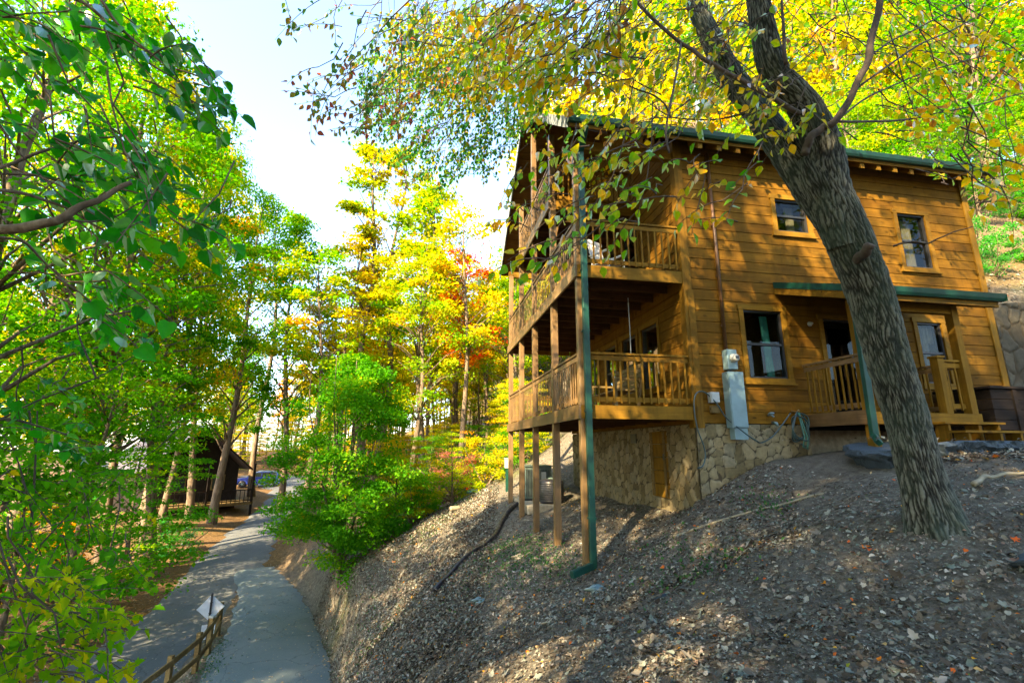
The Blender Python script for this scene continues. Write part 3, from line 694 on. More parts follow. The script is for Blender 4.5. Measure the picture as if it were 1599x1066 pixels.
# porch
px0,px1,pf=4.63,6.98,-1.35
b=MB()
for k in range(9):
    yy=pf+.02+k*(1.3/9);b.box(px0+.04,px1-.04,yy,yy+1.3/9-.006,.565,.60,random.random())
pfl=part(b,'porch_floor',M['trimx'])
b=MB();b.box(px0,px0+.04,pf,-.04,.40,.64);part(b,'porch_beam',M['posty'])
b=MB();b.box(px0+.04,px1,pf-.04,pf,.40,.60);part(b,'porch_beam',M['trimx'])
b=MB();b.box(px1-.04,px1,pf,-.04,.40,.60);part(b,'porch_beam',M['posty'])
for x in (px0+.06,px1-.14):
    b=MB();b.box(x,x+.14,pf+.0,pf+.14,-.3,2.62);part(b,'porch_post',M['trim'],bevel=.006)
railing((px0+.06,-.06),(px0+.06,pf+.0),.62,True,h=.99,gap=.125)
b=MB();b.box(6.30,6.44,pf,pf+.14,.60,1.60);b.box(6.28,6.46,pf-.02,pf+.16,1.60,1.64);part(b,'newel_post',M['trim'],bevel=.006)
railing((6.44,pf+.07),(px1-.14,pf+.07),.62,True,h=.94,gap=.14)
railing((px1-.07,pf+.14),(px1-.07,-.06),.62,True,h=.94,gap=.125)
prx0,prx1,prf=4.29,7.52,-1.62
def pz(y): return 3.22+(-y/1.62)*-.60
b=MB();vs=[(x,y,pz(y)+d) for x in (prx0,prx1) for y in (prf,-.036) for d in (.05,.11)]
b.add(vs,[(0,4,6,2),(1,3,7,5),(0,1,5,4),(2,6,7,3),(0,2,3,1),(4,5,7,6)]);part(b,'porch_roof',M['green'])
b=MB();vs=[(x,y,pz(y)+d) for x in (prx0+.03,prx1-.03) for y in (prf+.03,-.038) for d in (.0,.048)]
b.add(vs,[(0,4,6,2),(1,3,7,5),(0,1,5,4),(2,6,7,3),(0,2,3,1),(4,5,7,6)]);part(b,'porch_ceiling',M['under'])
for x in (prx0-.035,prx1+.002):
    b=MB();vs=[(xx,y,pz(y)+d) for xx in (x,x+.032) for y in (prf,-.036) for d in (-.10,.03)]
    b.add(vs,[(0,2,3,1),(4,5,7,6),(0,1,5,4),(2,6,7,3),(0,4,6,2),(1,3,7,5)]);part(b,'porch_bargeboard',M['trimx'])
    b=MB();vs=[(xx,y,pz(y)+d) for xx in (x-.012,x+.044) for y in (prf-.02,-.036) for d in (.032,.16)]
    b.add(vs,[(0,2,3,1),(4,5,7,6),(0,1,5,4),(2,6,7,3),(0,4,6,2),(1,3,7,5)]);part(b,'drip_edge',M['green'])
b=MB();b.box(prx0,prx1,prf-.03,prf-.002,pz(prf)-.09,pz(prf)+.04);part(b,'porch_eave_board',M['trimx'])
gutter('porch_gutter',prx0-.05,prx1+.05,prf-.032,pz(prf)-.0,w=.12,h=.13)
b=MB();b.box(px0+.04,px1,pf+.02,pf+.12,2.45,2.62);part(b,'porch_header',M['trimx'])
for k in range(7):
    x=prx0+.25+k*.45;b=MB();vs=[(xx,y,pz(y)+d) for xx in (x,x+.04) for y in (prf+.03,-.04) for d in (-.10,-.002)]
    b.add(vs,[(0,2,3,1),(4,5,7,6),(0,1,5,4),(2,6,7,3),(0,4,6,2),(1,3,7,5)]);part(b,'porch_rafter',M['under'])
b=MB();rect_tube(b,[(4.60,prf-.09,2.6),(4.60,pf-.13,2.36),(4.60,pf-.10,.20),(4.52,pf-.22,.10)],.12,.085);part(b,'porch_downspout',M['green'],bevel=.012)
for k,(y,z,xa,xb) in enumerate(((-1.56,.435,5.75,7.0),(-1.84,.285,5.75,7.02))):
    b=MB();b.box(xa,xb,y-.14,y+.14,z-.035,z);st=part(b,'porch_step',M['trimx'])
    for x in (xa+.1,(xa+xb)/2+.1,xb-.12): b=MB();b.box(x,x+.045,y-.1,y+.12,.05,z-.036);b.build('riser_block',M['trim'],st)
# ------------------------------------------------------------------ small things round the cabin
def L2W(x,y,z): X,Y=lw(x,y);return (X,Y,z)
def local_thing(name,x,y,z,label,cat,group=None): return empty(name,L2W(x,y,z),YAW,label,cat,group)
# hose on its hook
b=MB();import itertools
pth=[]
for k in range(170):
    a=k/170*2*math.pi*4.6;r=.20+.045*math.sin(k*.13)+.012*(k//40);pth.append((4.30+.055*math.sin(k*.31)+r*.75*math.sin(a),-.16-.05*math.sin(k*.2)-.02*(k//40)%.07,.42+r*1.15*math.cos(a)-.02*(k//40)))
run=[(4.18,-.15,.66),(4.0,-.13,.45),(3.75,-.14,.22),(3.5,-.15,.10),(3.3,-.27,.12),(3.05,-.29,.27),(2.8,-.15,.55),(2.62,-.17,.80),(2.5,-.10,.98),(2.36,-.12,1.04),(2.22,-.14,.98),(2.16,-.14,.75),(2.2,-.13,.35),(2.3,-.12,.05),(2.32,-.12,-.15),(2.24,-.14,-.32),(2.1,-.2,-.36)]
run=dens([(*p,0) for p in run],6)[:,:3]
h=local_thing('garden_hose',4.3,-.16,.42,'dark garden hose coiled on a hook low on the timber wall','hose')
c_=lambda P:[(p[0]-4.3,p[1]+.16,p[2]-.42) for p in P]
b.tube(c_(pth),.015,8).build('coil',M['hose'],h,True)
b=MB();b.tube(c_(run),.013,8).build('hose_run',M['hose'],h,True)
b=MB();b.tube(c_([(4.3,-.05,.70),(4.3,-.2,.67),(4.3,-.23,.71)]),.02,8).build('hook',M['oldwood'],h,True)
b=MB()
for k in range(2):
    b.tube(c_([(4.30+.02*k,-.2,.42+.25),(4.36+.06*k,-.22,.2),(4.28+.1*k,-.24,.02),(4.40,-.22,-.02)]),.013,8)
b.build('hanging_loop',M['hose2'],h,True)
# concrete pad and air conditioners
zp=-1.62
o=local_thing('concrete_pad',1.05,6.7,zp-.25,'low concrete pad under the air conditioners','pad')
b=MB();b.box(-.85,.95,-1.15,1.3,.0,.25);b.build('pad_slab',M['concrete'],o,bevel=.02)
o=local_thing('air_conditioner',.80,7.2,zp,'tall square grey air conditioner on the concrete pad','air conditioner')
b=MB();b.box(-.43,.43,-.45,.45,.06,1.02)
b.build('cabinet',M['ac_grey'],o,bevel=.02)
b=MB()
for k in range(16): b.box(-.45,-.431,-.4+k*.05,-.4+k*.05+.018,.12,.94);b.box(-.4+k*.05,-.4+k*.05+.018,-.47,-.451,.12,.94)
b.build('grille',M['dark_metal'],o)
b=MB();b.box(-.46,.46,-.48,.48,1.02,1.06);b.build('top_cover',M['ac_grey'],o,bevel=.01)
b=MB();b.box(-.44,-.2,-.44,.44,0,.06);b.box(.2,.44,-.44,.44,0,.06);b.build('feet',M['dark_metal'],o)
b=MB();b.box(.08,.24,-.476,-.471,.62,.86);b.build('rating_plate',M['pale_plastic'],o)
o=local_thing('air_conditioner',1.02,6.05,zp,'low round dark blue air conditioner beside the post','air conditioner')
b=MB();b.lathe([(.36,.03),(.37,.06),(.37,.62),(.34,.66),(.2,.69),(.001,.70)],n=28);b.build('cabinet',M['black_plastic'],o,True)
b=MB()
for k in range(9): b.lathe([(.371,.08+k*.06),(.385,.085+k*.06),(.385,.10+k*.06),(.371,.105+k*.06)],n=28)
b.build('guard_ring',M['dark_metal'],o,True)
b=MB();b.lathe([(.1,.70),(.1,.72),(.05,.73),(.001,.73)],n=16);b.build('fan_cap',M['ac_grey'],o)
o=local_thing('utility_pedestal',.25,9.4,-1.75,'slim green post carrying a pale meter box beyond the deck','utility box')
b=MB();b.box(-.06,.06,-.05,.05,-.2,1.0);b.build('post',M['green'],o)
b=MB();b.box(-.10,.10,-.08,.08,1.0,1.32);b.box(-.12,.12,-.10,.10,1.32,1.36);b.build('meter_box',M['pale_plastic'],o,bevel=.01)
# drain pipe down the slope
def ground_tube(name,pts,r,mat,label,cat,n=12,seg=10,lift=1.,ribs=False):
    P=dens([(x,y,0,0) for x,y in pts],seg);z=height(P[:,0],P[:,1])
    z=np.convolve(np.pad(z,3,'edge'),np.ones(7)/7,'valid');b=MB()
    Q=[(x,y,zz+r*lift) for (x,y),zz in zip(P[:,:2],z)]
    rr=[r*(1+.10*math.sin(i*2.1)) for i in range(len(Q))] if ribs else r
    b.tube(Q,rr,n);o=b.build(name,mat,None,True);return tag(o,label,cat)
q0=L2W(.8,7.6,0);ground_tube('drain_pipe',[(q0[0],q0[1]),(L2W(-.2,6.6,0)[0],L2W(-.2,6.6,0)[1]),(-.5,13.3),(-1.1,12.1),(-1.62,10.9)],.062,M['black_plastic'],'black corrugated drain pipe lying down the slope below the deck','pipe',seg=30,ribs=True)
ground_tube('plastic_pipe',[(2.55,7.9),(3.2,7.6),(3.9,7.35),(4.45,7.0)],.017,M['white_plastic'],'long pale pole lying on the leaves below the stone footing','pole')
# bench on the lower deck
o=local_thing('deck_bench',1.35,1.75,.747,'brown slatted bench behind the lower balcony railing','bench')
b=MB()
for k in range(5): b.box(-.25+k*.1,-.17+k*.1,-.75,.75,.41,.44,random.random())
b.build('seat',M['oldwood'],o)
b=MB()
for k in range(5): b.beam((.27+.03*k,-.75,.53+k*.11),(.27+.03*k,.75,.53+k*.11),.02,.085,up=(0,0,1))
b.build('backrest',M['oldwood'],o)
for sg_ in (-.7,.7):
    b=MB();b.beam((.25,sg_,.0),(.42,sg_,1.06),.05,.05);b.build('back_leg',M['oldwood'],o)
    b=MB();b.box(-.25,-.2,sg_-.025,sg_+.025,0,.64);b.build('front_leg',M['oldwood'],o)
    b=MB();b.beam((-.28,sg_,.66),(.32,sg_,.66),.06,.04);b.build('armrest',M['oldwood'],o)
o=local_thing('hanging_chain',1.5,1.03,1.95,'thin pale chain hanging from the ceiling of the lower balcony','chain')
b=MB();b.tube([(0,0,.0),(.004,0,.6),(0,0,1.25)],.010,6);b.build('links',M['pale_plastic'],o)
b=MB();b.lathe([(.001,-.03),(.03,-.02),(.03,.0),(.001,.02)],n=10);b.build('hook',M['dark_metal'],o)
o=local_thing('rocking_chair',1.0,.85,3.45,'white rocking chair on the middle deck','chair')
o.rotation_euler=(0,0,YAW+.5)
b=MB();b.box(-.24,.24,-.24,.24,.40,.43);b.build('seat',M['white_paint'],o)
b=MB()
for k in range(6): b.beam((-.2+k*.08,.24,.42),(-.2+k*.08,.40,1.08),.05,.015)
b.beam((-.25,.38,1.05),(.25,.38,1.05),.03,.08);b.beam((-.25,.27,.55),(.25,.27,.55),.03,.06);b.build('backrest',M['white_paint'],o)
for s in (-.25,.25):
    b=MB();b.tube([(s,-.45,.09),(s,-.2,.03),(s,.1,.02),(s,.4,.06),(s,.55,.12)],.018,8);b.build('rocker',M['white_paint'],o)
    b=MB();b.box(s-.03,s+.03,-.28,.3,.62,.645);b.build('armrest',M['white_paint'],o)
    for yy in (-.22,.22): b=MB();b.box(s-.018,s+.018,yy-.018,yy+.018,.03,.62);b.build('leg',M['white_paint'],o)
# bin enclosure and retaining wall at the far end
o=local_thing('bin_enclosure',8.45,-.62,.11,'big dark planked bin enclosure beside the porch steps','bin store')
b=MB()
for k in range(5): b.box(-.75,1.9,-.5,-.46,.04+k*.19,.04+k*.19+.18,random.random());b.box(-.79,-.751,-.5,.45,.04+k*.19,.04+k*.19+.18,random.random());b.box(1.901,1.94,-.5,.45,.04+k*.19,.04+k*.19+.18)
b.build('side_panel',M['darkwood'],o)
b=MB();b.box(-.84,1.98,-.55,.5,.99,1.04);b.build('lid',M['darkwood'],o,bevel=.01)
for x in (-.3,.55,1.4): b=MB();b.box(x,x+.09,-.53,-.501,.0,.98);b.build('upright',M['darkwood'],o)
me=stonewall('retaining_wall_face',lambda a,z,h:(9.86+a,.0-h,-.2+z*(1+.028*a)),6.,3.42,sc=2.6,amp=.03)
o=local_thing('retaining_wall',9.86,0,-.2,'grey stone retaining wall holding back the bank behind the cabin','wall')
for v in me.vertices: v.co=(v.co[0]-9.86,v.co[1],v.co[2]+.2)
def mk_stone2():
    m=M['stone'].copy();m.name='grey_stone'
    for n in m.node_tree.nodes:
        if n.type=='VALTORGB' and len(n.color_ramp.elements)==5:
            for e in n.color_ramp.elements: c=e.color;g=(c[0]+c[1]+c[2])/3;e.color=(g*.26+c[0]*.1,g*.25+c[1]*.1,g*.2+c[2]*.1,1)
    return m
M['stone2']=mk_stone2();link('stone_face',me,M['stone2'],o)
b=MB();b.box(0.02,6.,.01,.33,-.3,3.4);b.build('core',M['concrete'],o)
# litter on the slope that can be picked up
X,Y=-1.6,22.3;o=empty('drain_cover',(X,Y,gz(X,Y)),.3,'dusty blue lid lying at the top of the slope by the woods','lid')
b=MB();b.lathe([(.42,.0),(.44,.05),(.40,.12),(.30,.16),(.001,.17)],n=24);b.build('lid_top',M['blue_plastic'],o,True)
b=MB();b.lathe([(.47,.0),(.47,.03),(.44,.04)],n=24);b.build('rim',M['blue_plastic'],o,True)
X,Y=-2.05,18.2;o=empty('plastic_bottle',(X,Y,gz(X,Y)+.1),.5,'white plastic bottle lying on the dry slope','bottle')
b=MB();b.lathe([(.001,-.22),(.085,-.215),(.09,-.19),(.09,.1),(.07,.16),(.03,.2),(.03,.24),(.001,.245)],n=16,axis=0);b.build('body',M['white_plastic'],o,True)
b=MB();b.lathe([(.034,.24),(.034,.28),(.001,.281)],n=12,axis=0);b.build('cap',M['blue_plastic'],o,True)
def stick(pts,r,label,mat='twig'):
    P=dens([(x,y,0,0) for x,y in pts],8);z=height(P[:,0],P[:,1]);b=MB();n=len(P)
    z=z.max()*.3+z*.7
    b.tube([(x,y,zz+r*.8+.01*math.sin(i*1.3)) for i,((x,y),zz) in enumerate(zip(P[:,:2],z))],[r*(1-.6*i/n) for i in range(n)],7)
    return tag(b.build('fallen_branch',M[mat],None,True),label,'branch')
stick([(-2.9,24.5),(-2.2,24.2),(-1.3,24.4),(-.6,25.2)],.045,'grey fallen branch at the edge of the woods above the blue lid')
stick([(4.5,4.3),(4.8,4.5),(5.4,4.55)],.05,'stout mossy fallen branch lying to the right of the big trunk','oldwood')
stick([(3.55,3.35),(3.9,3.55),(4.4,3.5)],.035,'dark fallen branch half buried in leaves in the front corner')
stick([(5.0,5.3),(5.4,5.5),(5.9,5.45)],.03,'pale fallen branch on the leaves behind the big trunk','white_plastic')
stick([(.9,5.1),(1.25,5.5),(1.35,6.2)],.014,'thin bent twig lying in the middle of the leafy slope')
stick([(1.9,4.1),(2.1,4.7),(2.15,5.0)],.012,'short straight twig on the leaves near the bottom of the slope')
stick([(-.3,5.6),(.1,6.3),(.3,6.6)],.012,'thin grey twig on the bare part of the slope')
def rock(x,y,r,label,mat):
    n=10;b=MB();vs=[];zz=gz(x,y)
    for i in range(n+1):
        th=math.pi*i/n
        for k in range(14):
            a=2*math.pi*k/14;rr=r*(1+.28*math.sin(3*a+i)+.18*math.sin(5*th+k*1.7))
            vs.append((rr*math.sin(th)*math.cos(a)*1.3,rr*math.sin(th)*math.sin(a),rr*math.cos(th)*.55))
    fs=[(i*14+k,(i+1)*14+k,(i+1)*14+(k+1)%14,i*14+(k+1)%14) for i in range(n) for k in range(14)]
    b.add(vs,fs);o=b.build('rock',mat,None,True);o.location=(x,y,zz+r*.15);tag(o,label,'rock');return o
for x,y,r,l in ((.15,10.6,.10,'pale flat rock beside the foot of the second post'),(-.6,9.4,.09,'small grey rock on the slope below the downspout end'),(.55,6.9,.09,'pale oval rock on the leafy slope'),(1.25,7.6,.10,'grey rock near the foot of the downspout'),(1.75,5.9,.07,'dark rock among leaves in the middle of the slope'),(4.05,3.9,.11,'bluish rock among leaves near the right corner')):
    rock(x,y,r,l,M['concrete'] if 'pale' in l else M['slab'] if 'dark' in l or 'bluish' in l else M['grey_metal'])
# ------------------------------------------------------------------ fence, signs, car and far cabin by the lane
def on_road(px,py,z): d=ray(px,py);return d*(z/d.z)
fp=[(-9.25,13.0),(-9.14,14.2),(-9.08,15.25),(-9.44,16.4),(-10.05,17.9)]
fz=[gz(x,y) for x,y in fp]
fence=empty('rail_fence',(fp[0][0],fp[0][1],fz[0]),0,'low weathered two rail fence between the lane and the driveway','fence')
o0=Vector((fp[0][0],fp[0][1],fz[0]))
for i,((x,y),z) in enumerate(zip(fp,fz)):
    p=Vector((x,y,z))-o0;b=MB();b.beam(p+Vector((0,0,-.2)),p+Vector((0,0,1.05)),.12,.12,up=(0,1,0));ps=b.build('post',M['oldwood'],fence)
    if i in (0,3):
        b=MB();b.beam(p+Vector((0,0,1.06)),p+Vector((0,0,1.12)),.17,.17,up=(0,1,0));b.build('cap',M['pale_plastic'],ps)
for i in range(len(fp)-1):
    for hh in (.42,.90):
        a=Vector((*fp[i],fz[i]+hh))-o0+Vector((.075,0,0));c=Vector((*fp[i+1],fz[i+1]+hh))-o0+Vector((.075,0,0))
        b=MB();b.tint=random.random();b.beam(a,c,.04,.15);b.build('rail',M['oldwood'],fence)
p=on_road(322,1003,-6.28);z0=gz(p.x,p.y)
sg=empty('road_sign',(p.x,p.y,z0),math.atan2(p.x,-p.y)*0+math.radians(28),'diamond road sign seen from its bare metal back beside the fence','sign')
b=MB();b.box(-.03,.03,-.06,-.02,-.2,1.62);b.build('post',M['black_plastic'],sg)
b=MB();b.prism([(-.40,1.16),(0,.76),(.40,1.16),(0,1.56)],1,-.015,.0);b.build('sign_plate',M['white_metal'],sg)
b=MB();b.box(-.19,.19,-.015,.0,.22,.66);b.build('lower_plate',M['white_metal'],sg)
b=MB()
for zz in (1.0,1.32,.34,.55): b.box(-.045,.045,-.066,-.061,zz,zz+.02)
b.build('bolt',M['dark_metal'],sg)
# car
def suv():
    p=on_road(402,757,-4.2);z=p.z;z=gz(p.x,p.y)+.03
    c=empty('parked_car',(p.x,p.y,z),math.radians(180)+math.atan2(-p.x,p.y)-math.radians(6),'dark blue estate car parked across the end of the lane','car')
    Lh=2.35;w=.92
    prof=[(-2.3,.42),(-2.35,.75),(-2.3,1.02),(-2.1,1.08),(.95,1.08),(1.9,.98),(2.28,.82),(2.35,.6),(2.3,.36),(1.9,.28)]
    arch=[]
    for cx in (1.42,-1.42):
        arch+=[(cx+.40*math.cos(a),.32+.40*math.sin(a)) for a in np.linspace(0,math.pi,9)]
    prof=prof+arch[:9]+arch[9:]+[(-1.9,.28)]
    b=MB();b.prism(prof,1,-w,w);b.build('body',M['car'],c,bevel=.05)
    b=MB();lo=[(-2.15,1.08),(1.0,1.08)];
    cab=[(-2.2,1.07,.86),(1.05,1.07,.86),(.25,1.58,.70),(-.3,1.64,.69),(-1.6,1.62,.69),(-2.0,1.52,.72)]
    n=len(cab);vs=[(x,-y,zz) for x,zz,y in cab]+[(x,y,zz) for x,zz,y in cab]
    b.add(vs,[tuple(range(n)),tuple(range(2*n-1,n-1,-1))]+[(i,n+i,n+(i+1)%n,(i+1)%n) for i in range(n)]);b.build('cabin_shell',M['car'],c,bevel=.03)
    for s in (-1,1):
        for (xa,xb,xc,xd) in ((.85,-.35,-.35,.22),(-.43,-1.25,-1.25,-.43),(-1.33,-2.0,-1.82,-1.33)):
            b=MB();yo=s*.80;
            b.add([(xa,s*.868,1.12),(xb,s*.868,1.12),(xc,s*.725,1.54),(xd,s*.725,1.54),(xa,s*.85,1.12),(xb,s*.85,1.12),(xc,s*.70,1.54),(xd,s*.70,1.54)],[(0,1,2,3),(7,6,5,4),(0,4,5,1),(1,5,6,2),(2,6,7,3),(3,7,4,0)]);b.build('window',M['carglass'],c)
        b=MB();b.tube([(-1.75,s*.62,1.64),(-1.6,s*.62,1.69),(.0,s*.62,1.69),(.2,s*.62,1.62)],.02,6);b.build('roof_rail',M['grey_metal'],c)
        b=MB();b.box(-2.375,-2.26,s*.62-.2,s*.62+.2,.82,1.04);b.build('tail_light',M['redlens'],c)
        b=MB();b.box(2.2,2.34,s*.66-.18,s*.66+.18,.66,.80);b.build('headlight',M['pale_plastic'],c)
        b=MB();b.box(.75,.93,s*.9-.05 if s<0 else s*.9,s*.9 if s<0 else s*.9+.05,1.08,1.2);b.build('mirror',M['car'],c)
        for x in (-1.42,1.42):
            b=MB();b.lathe([(.22,-.11),(.33,-.11),(.35,-.08),(.35,.08),(.33,.11),(.22,.11)],(x,s*.82,.35),24,1);wh=b.build('wheel',M['black_plastic'],c,True)
            b=MB();b.lathe([(.215,-.10),(.215,.10),(.05,.115),(.001,.115)],(x,s*.82,.35),18,1)
            for k in range(5):
                a=k*2*math.pi/5;b.beam((x,s*.935,.35),(x+.2*math.cos(a),s*.935,.35+.2*math.sin(a)),.03,.05,up=(0,1,0))
            b.build('rim',M['grey_metal'],wh)
    b=MB();b.box(.2,.24,-.6,.6,1.2,1.5)
    b=MB();b.add([(1.02,-.78,1.12),(1.02,.78,1.12),(.29,.64,1.55),(.29,-.64,1.55),(1.0,-.78,1.10),(1.0,.78,1.10),(.27,.64,1.53),(.27,-.64,1.53)],[(0,1,2,3),(7,6,5,4),(0,4,5,1),(1,5,6,2),(2,6,7,3),(3,7,4,0)]);b.build('windscreen',M['carglass'],c)
    b=MB();b.box(-2.38,2.38,-.86,.86,.34,.46);b.build('bumper',M['black_plastic'],c)
M['car']=plain('blue_car_paint',(.02,.035,.20),.2,.7,.1,3);M['carglass']=plain('car_glass',(.02,.03,.035),.08,.8,.1,3);M['redlens']=plain('red_lens',(.4,.02,.02),.2,.6,.1,3)
suv()
p=on_road(394,764,-4.6);z=gz(p.x,p.y)
yg=empty('notice_board',(p.x,p.y,z),.35,'small green notice board on two short posts beside the lane','sign')
b=MB();b.box(-.46,.46,-.03,.0,.25,.85);b.build('board',M['green'],yg)
for x in (-.5,.42):
    b=MB();b.box(x,x+.08,.0,.08,-.2,.95);b.build('post',M['oldwood'],yg)
# far cabin
p=at(338,768,37.5)
fc_=empty('gabled_cabin',(p.x-2.2,p.y+1,gz(p.x-2.2,p.y+1)+.6),math.radians(-38),'dark timber cabin with a ribbed metal roof half hidden by trees','cabin')
gw=3.7;gl=11.;eh=3.0-.2;rh=5.9
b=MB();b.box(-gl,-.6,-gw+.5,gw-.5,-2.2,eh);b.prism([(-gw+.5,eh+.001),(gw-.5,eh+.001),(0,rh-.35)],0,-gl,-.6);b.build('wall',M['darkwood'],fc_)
for s in (-1,1):
    b=MB();vs=[(x,s*y,z+d) for x in (-gl-.5,.3) for y,z in ((gw+.25,eh-.35),(0,rh)) for d in (0,.1)]
    fs=[(0,4,6,2),(1,3,7,5),(0,1,5,4),(2,6,7,3),(0,2,3,1),(4,5,7,6)];b.add(vs,fs if s>0 else [tuple(reversed(f)) for f in fs]);b.build('roof',M['ribroof'],fc_)
b=MB()
for s in (-1,1): b.beam((.32,s*(gw+.25),eh-.38),(.32,0,rh-.03),.05,.22,up=(1,0,0))
b.build('bargeboard',M['darkwood'],fc_)
b=MB();b.box(-.6,2.2,-gw+.3,gw-.3,-.15,.05);b.build('deck_floor',M['oldwood'],fc_)
b=MB()
for y in np.linspace(-gw+.35,gw-.35,22): b.box(2.13,2.17,y-.02,y+.02,.05,.95)
b.box(2.1,2.2,-gw+.3,gw-.3,.95,1.02);b.box(2.13,2.17,-gw+.3,gw-.3,.15,.22);b.build('railing',M['darkwood'],fc_)
for y in (-gw+.4,0,gw-.4):
    b=MB();b.box(2.08,2.2,y-.07,y+.07,-2.2,3.0);b.build('post',M['darkwood'],fc_)
for y in (-1.6,1.2):
    b=MB();b.box(-.6,-.56,y,y+1.0,.9,2.1);w_=b.build('window',M['oldwood'],fc_);b=MB();b.box(-.558,-.55,y+.08,y+.92,.98,2.02);b.build('pane',M['carglass'],w_)
#@@FOLIAGE
SHADE=[(17,3,18,'tall1','ygreen'),(19,7,18,'tall3','yellow'),(2.9,-5.6,17,'slim0','ygreen'),(-1.2,-4.6,15.5,'slim2','green'),(.5,-7.5,19.5,'tall3','ygreen'),(-2.8,-9.5,27,'near0','green'),(3.8,-9,23,'tall1','yellow'),(-1,-12.5,27,'tall2','green'),(-8.3,1.2,17,'near0','green'),(-4.8,-3.9,21.5,'slim1','ygreen'),(-7.6,-6.4,20,'tall0','green'),(3,-15,20,'tall0','green'),(9,-17,21,'tall1','ygreen'),(15,-13,20,'tall2','green'),(-1,-19,22,'tall3','ygreen'),(20,-18,22,'tall0','green'),(6,-22,24,'tall2','green'),(-7.5,-2.5,18,'tall0','green'),(-4.2,-5.5,17,'tall2','ygreen'),(-10.5,.5,19,'tall1','ygreen'),(-15.5,3.5,21,'tall1','green'),(-17,9.5,20,'tall2','ygreen'),(-19,-6,23,'tall3','green'),(-22,-1,25,'tall0','yellow'),(-14,-12,22,'tall2','green'),(-26,-10,26,'tall3','ygreen'),(-27,6,24,'tall2','yellow'),(-7,-12,19,'tall1','ygreen')]
# ------------------------------------------------------------------ foliage builders
def unit(v): return v/(np.linalg.norm(v,axis=-1,keepdims=True)+1e-9)
def leafquads(P,A,Nn,Sz,w=.6,fold=.12):
    A=unit(A);B=unit(np.cross(A,Nn));Nn=np.cross(B,A);s=Sz[:,None]
    V=np.stack([P,P+A*.45*s+B*.5*w*s+Nn*fold*s,P+A*s,P+A*.45*s-B*.5*w*s+Nn*fold*s],1)
    return V.reshape(-1,3)
def leafmesh(name,V,tint):
    n=len(V)//4;return np_mesh(name,V,np.arange(n*4).reshape(n,4),{'tint':np.clip(tint,0,1)})
LEAF_OUT=[(0,0),(.16,.20),(.40,.34),(.66,.25),(1,0),(.66,-.25),(.40,-.34),(.16,-.20)]
MAPLE=[(0,0),(.02,.16),(-.10,.36),(.16,.34),(.30,.56),(.44,.26),(.62,.30),(1,0),(.62,-.30),(.44,-.26),(.30,-.56),(.16,-.34),(-.10,-.36),(.02,-.16)]
BROAD=[(0,0),(-.06,.22),(.10,.40),(.36,.46),(.66,.30),(.86,.12),(1,0),(.86,-.12),(.66,-.30),(.36,-.46),(.10,-.40),(-.06,-.22)]
def nearleaves(name,P,A,Nn,Sz,tint,shape=LEAF_OUT,fold=.30,droop=.26):
    A=unit(A);B=unit(np.cross(A,Nn));Nn=np.cross(B,A);h=len(shape)//2;k=len(shape)
    V=[]
    for u,v in shape:
        V.append(P+Sz[:,None]*(A*u+B*v+Nn*(abs(v)*fold-np.reshape(droop,(-1,1))*u*u)))
    V=np.stack(V,1).reshape(-1,3);n=len(P);base=np.arange(n)[:,None]*k
    f1=base+np.arange(0,h+1)[None,:];f2=base+np.r_[[0],np.arange(h,k)][None,:]
    F=np.concatenate([f1,f2]) ;t=np.concatenate([tint,tint])
    return np_mesh(name,V,F,{'tint':np.clip(t,0,1)})
def rnd(n,s=1.): return RNG.normal(0,s,(n,3))
CROWN={}
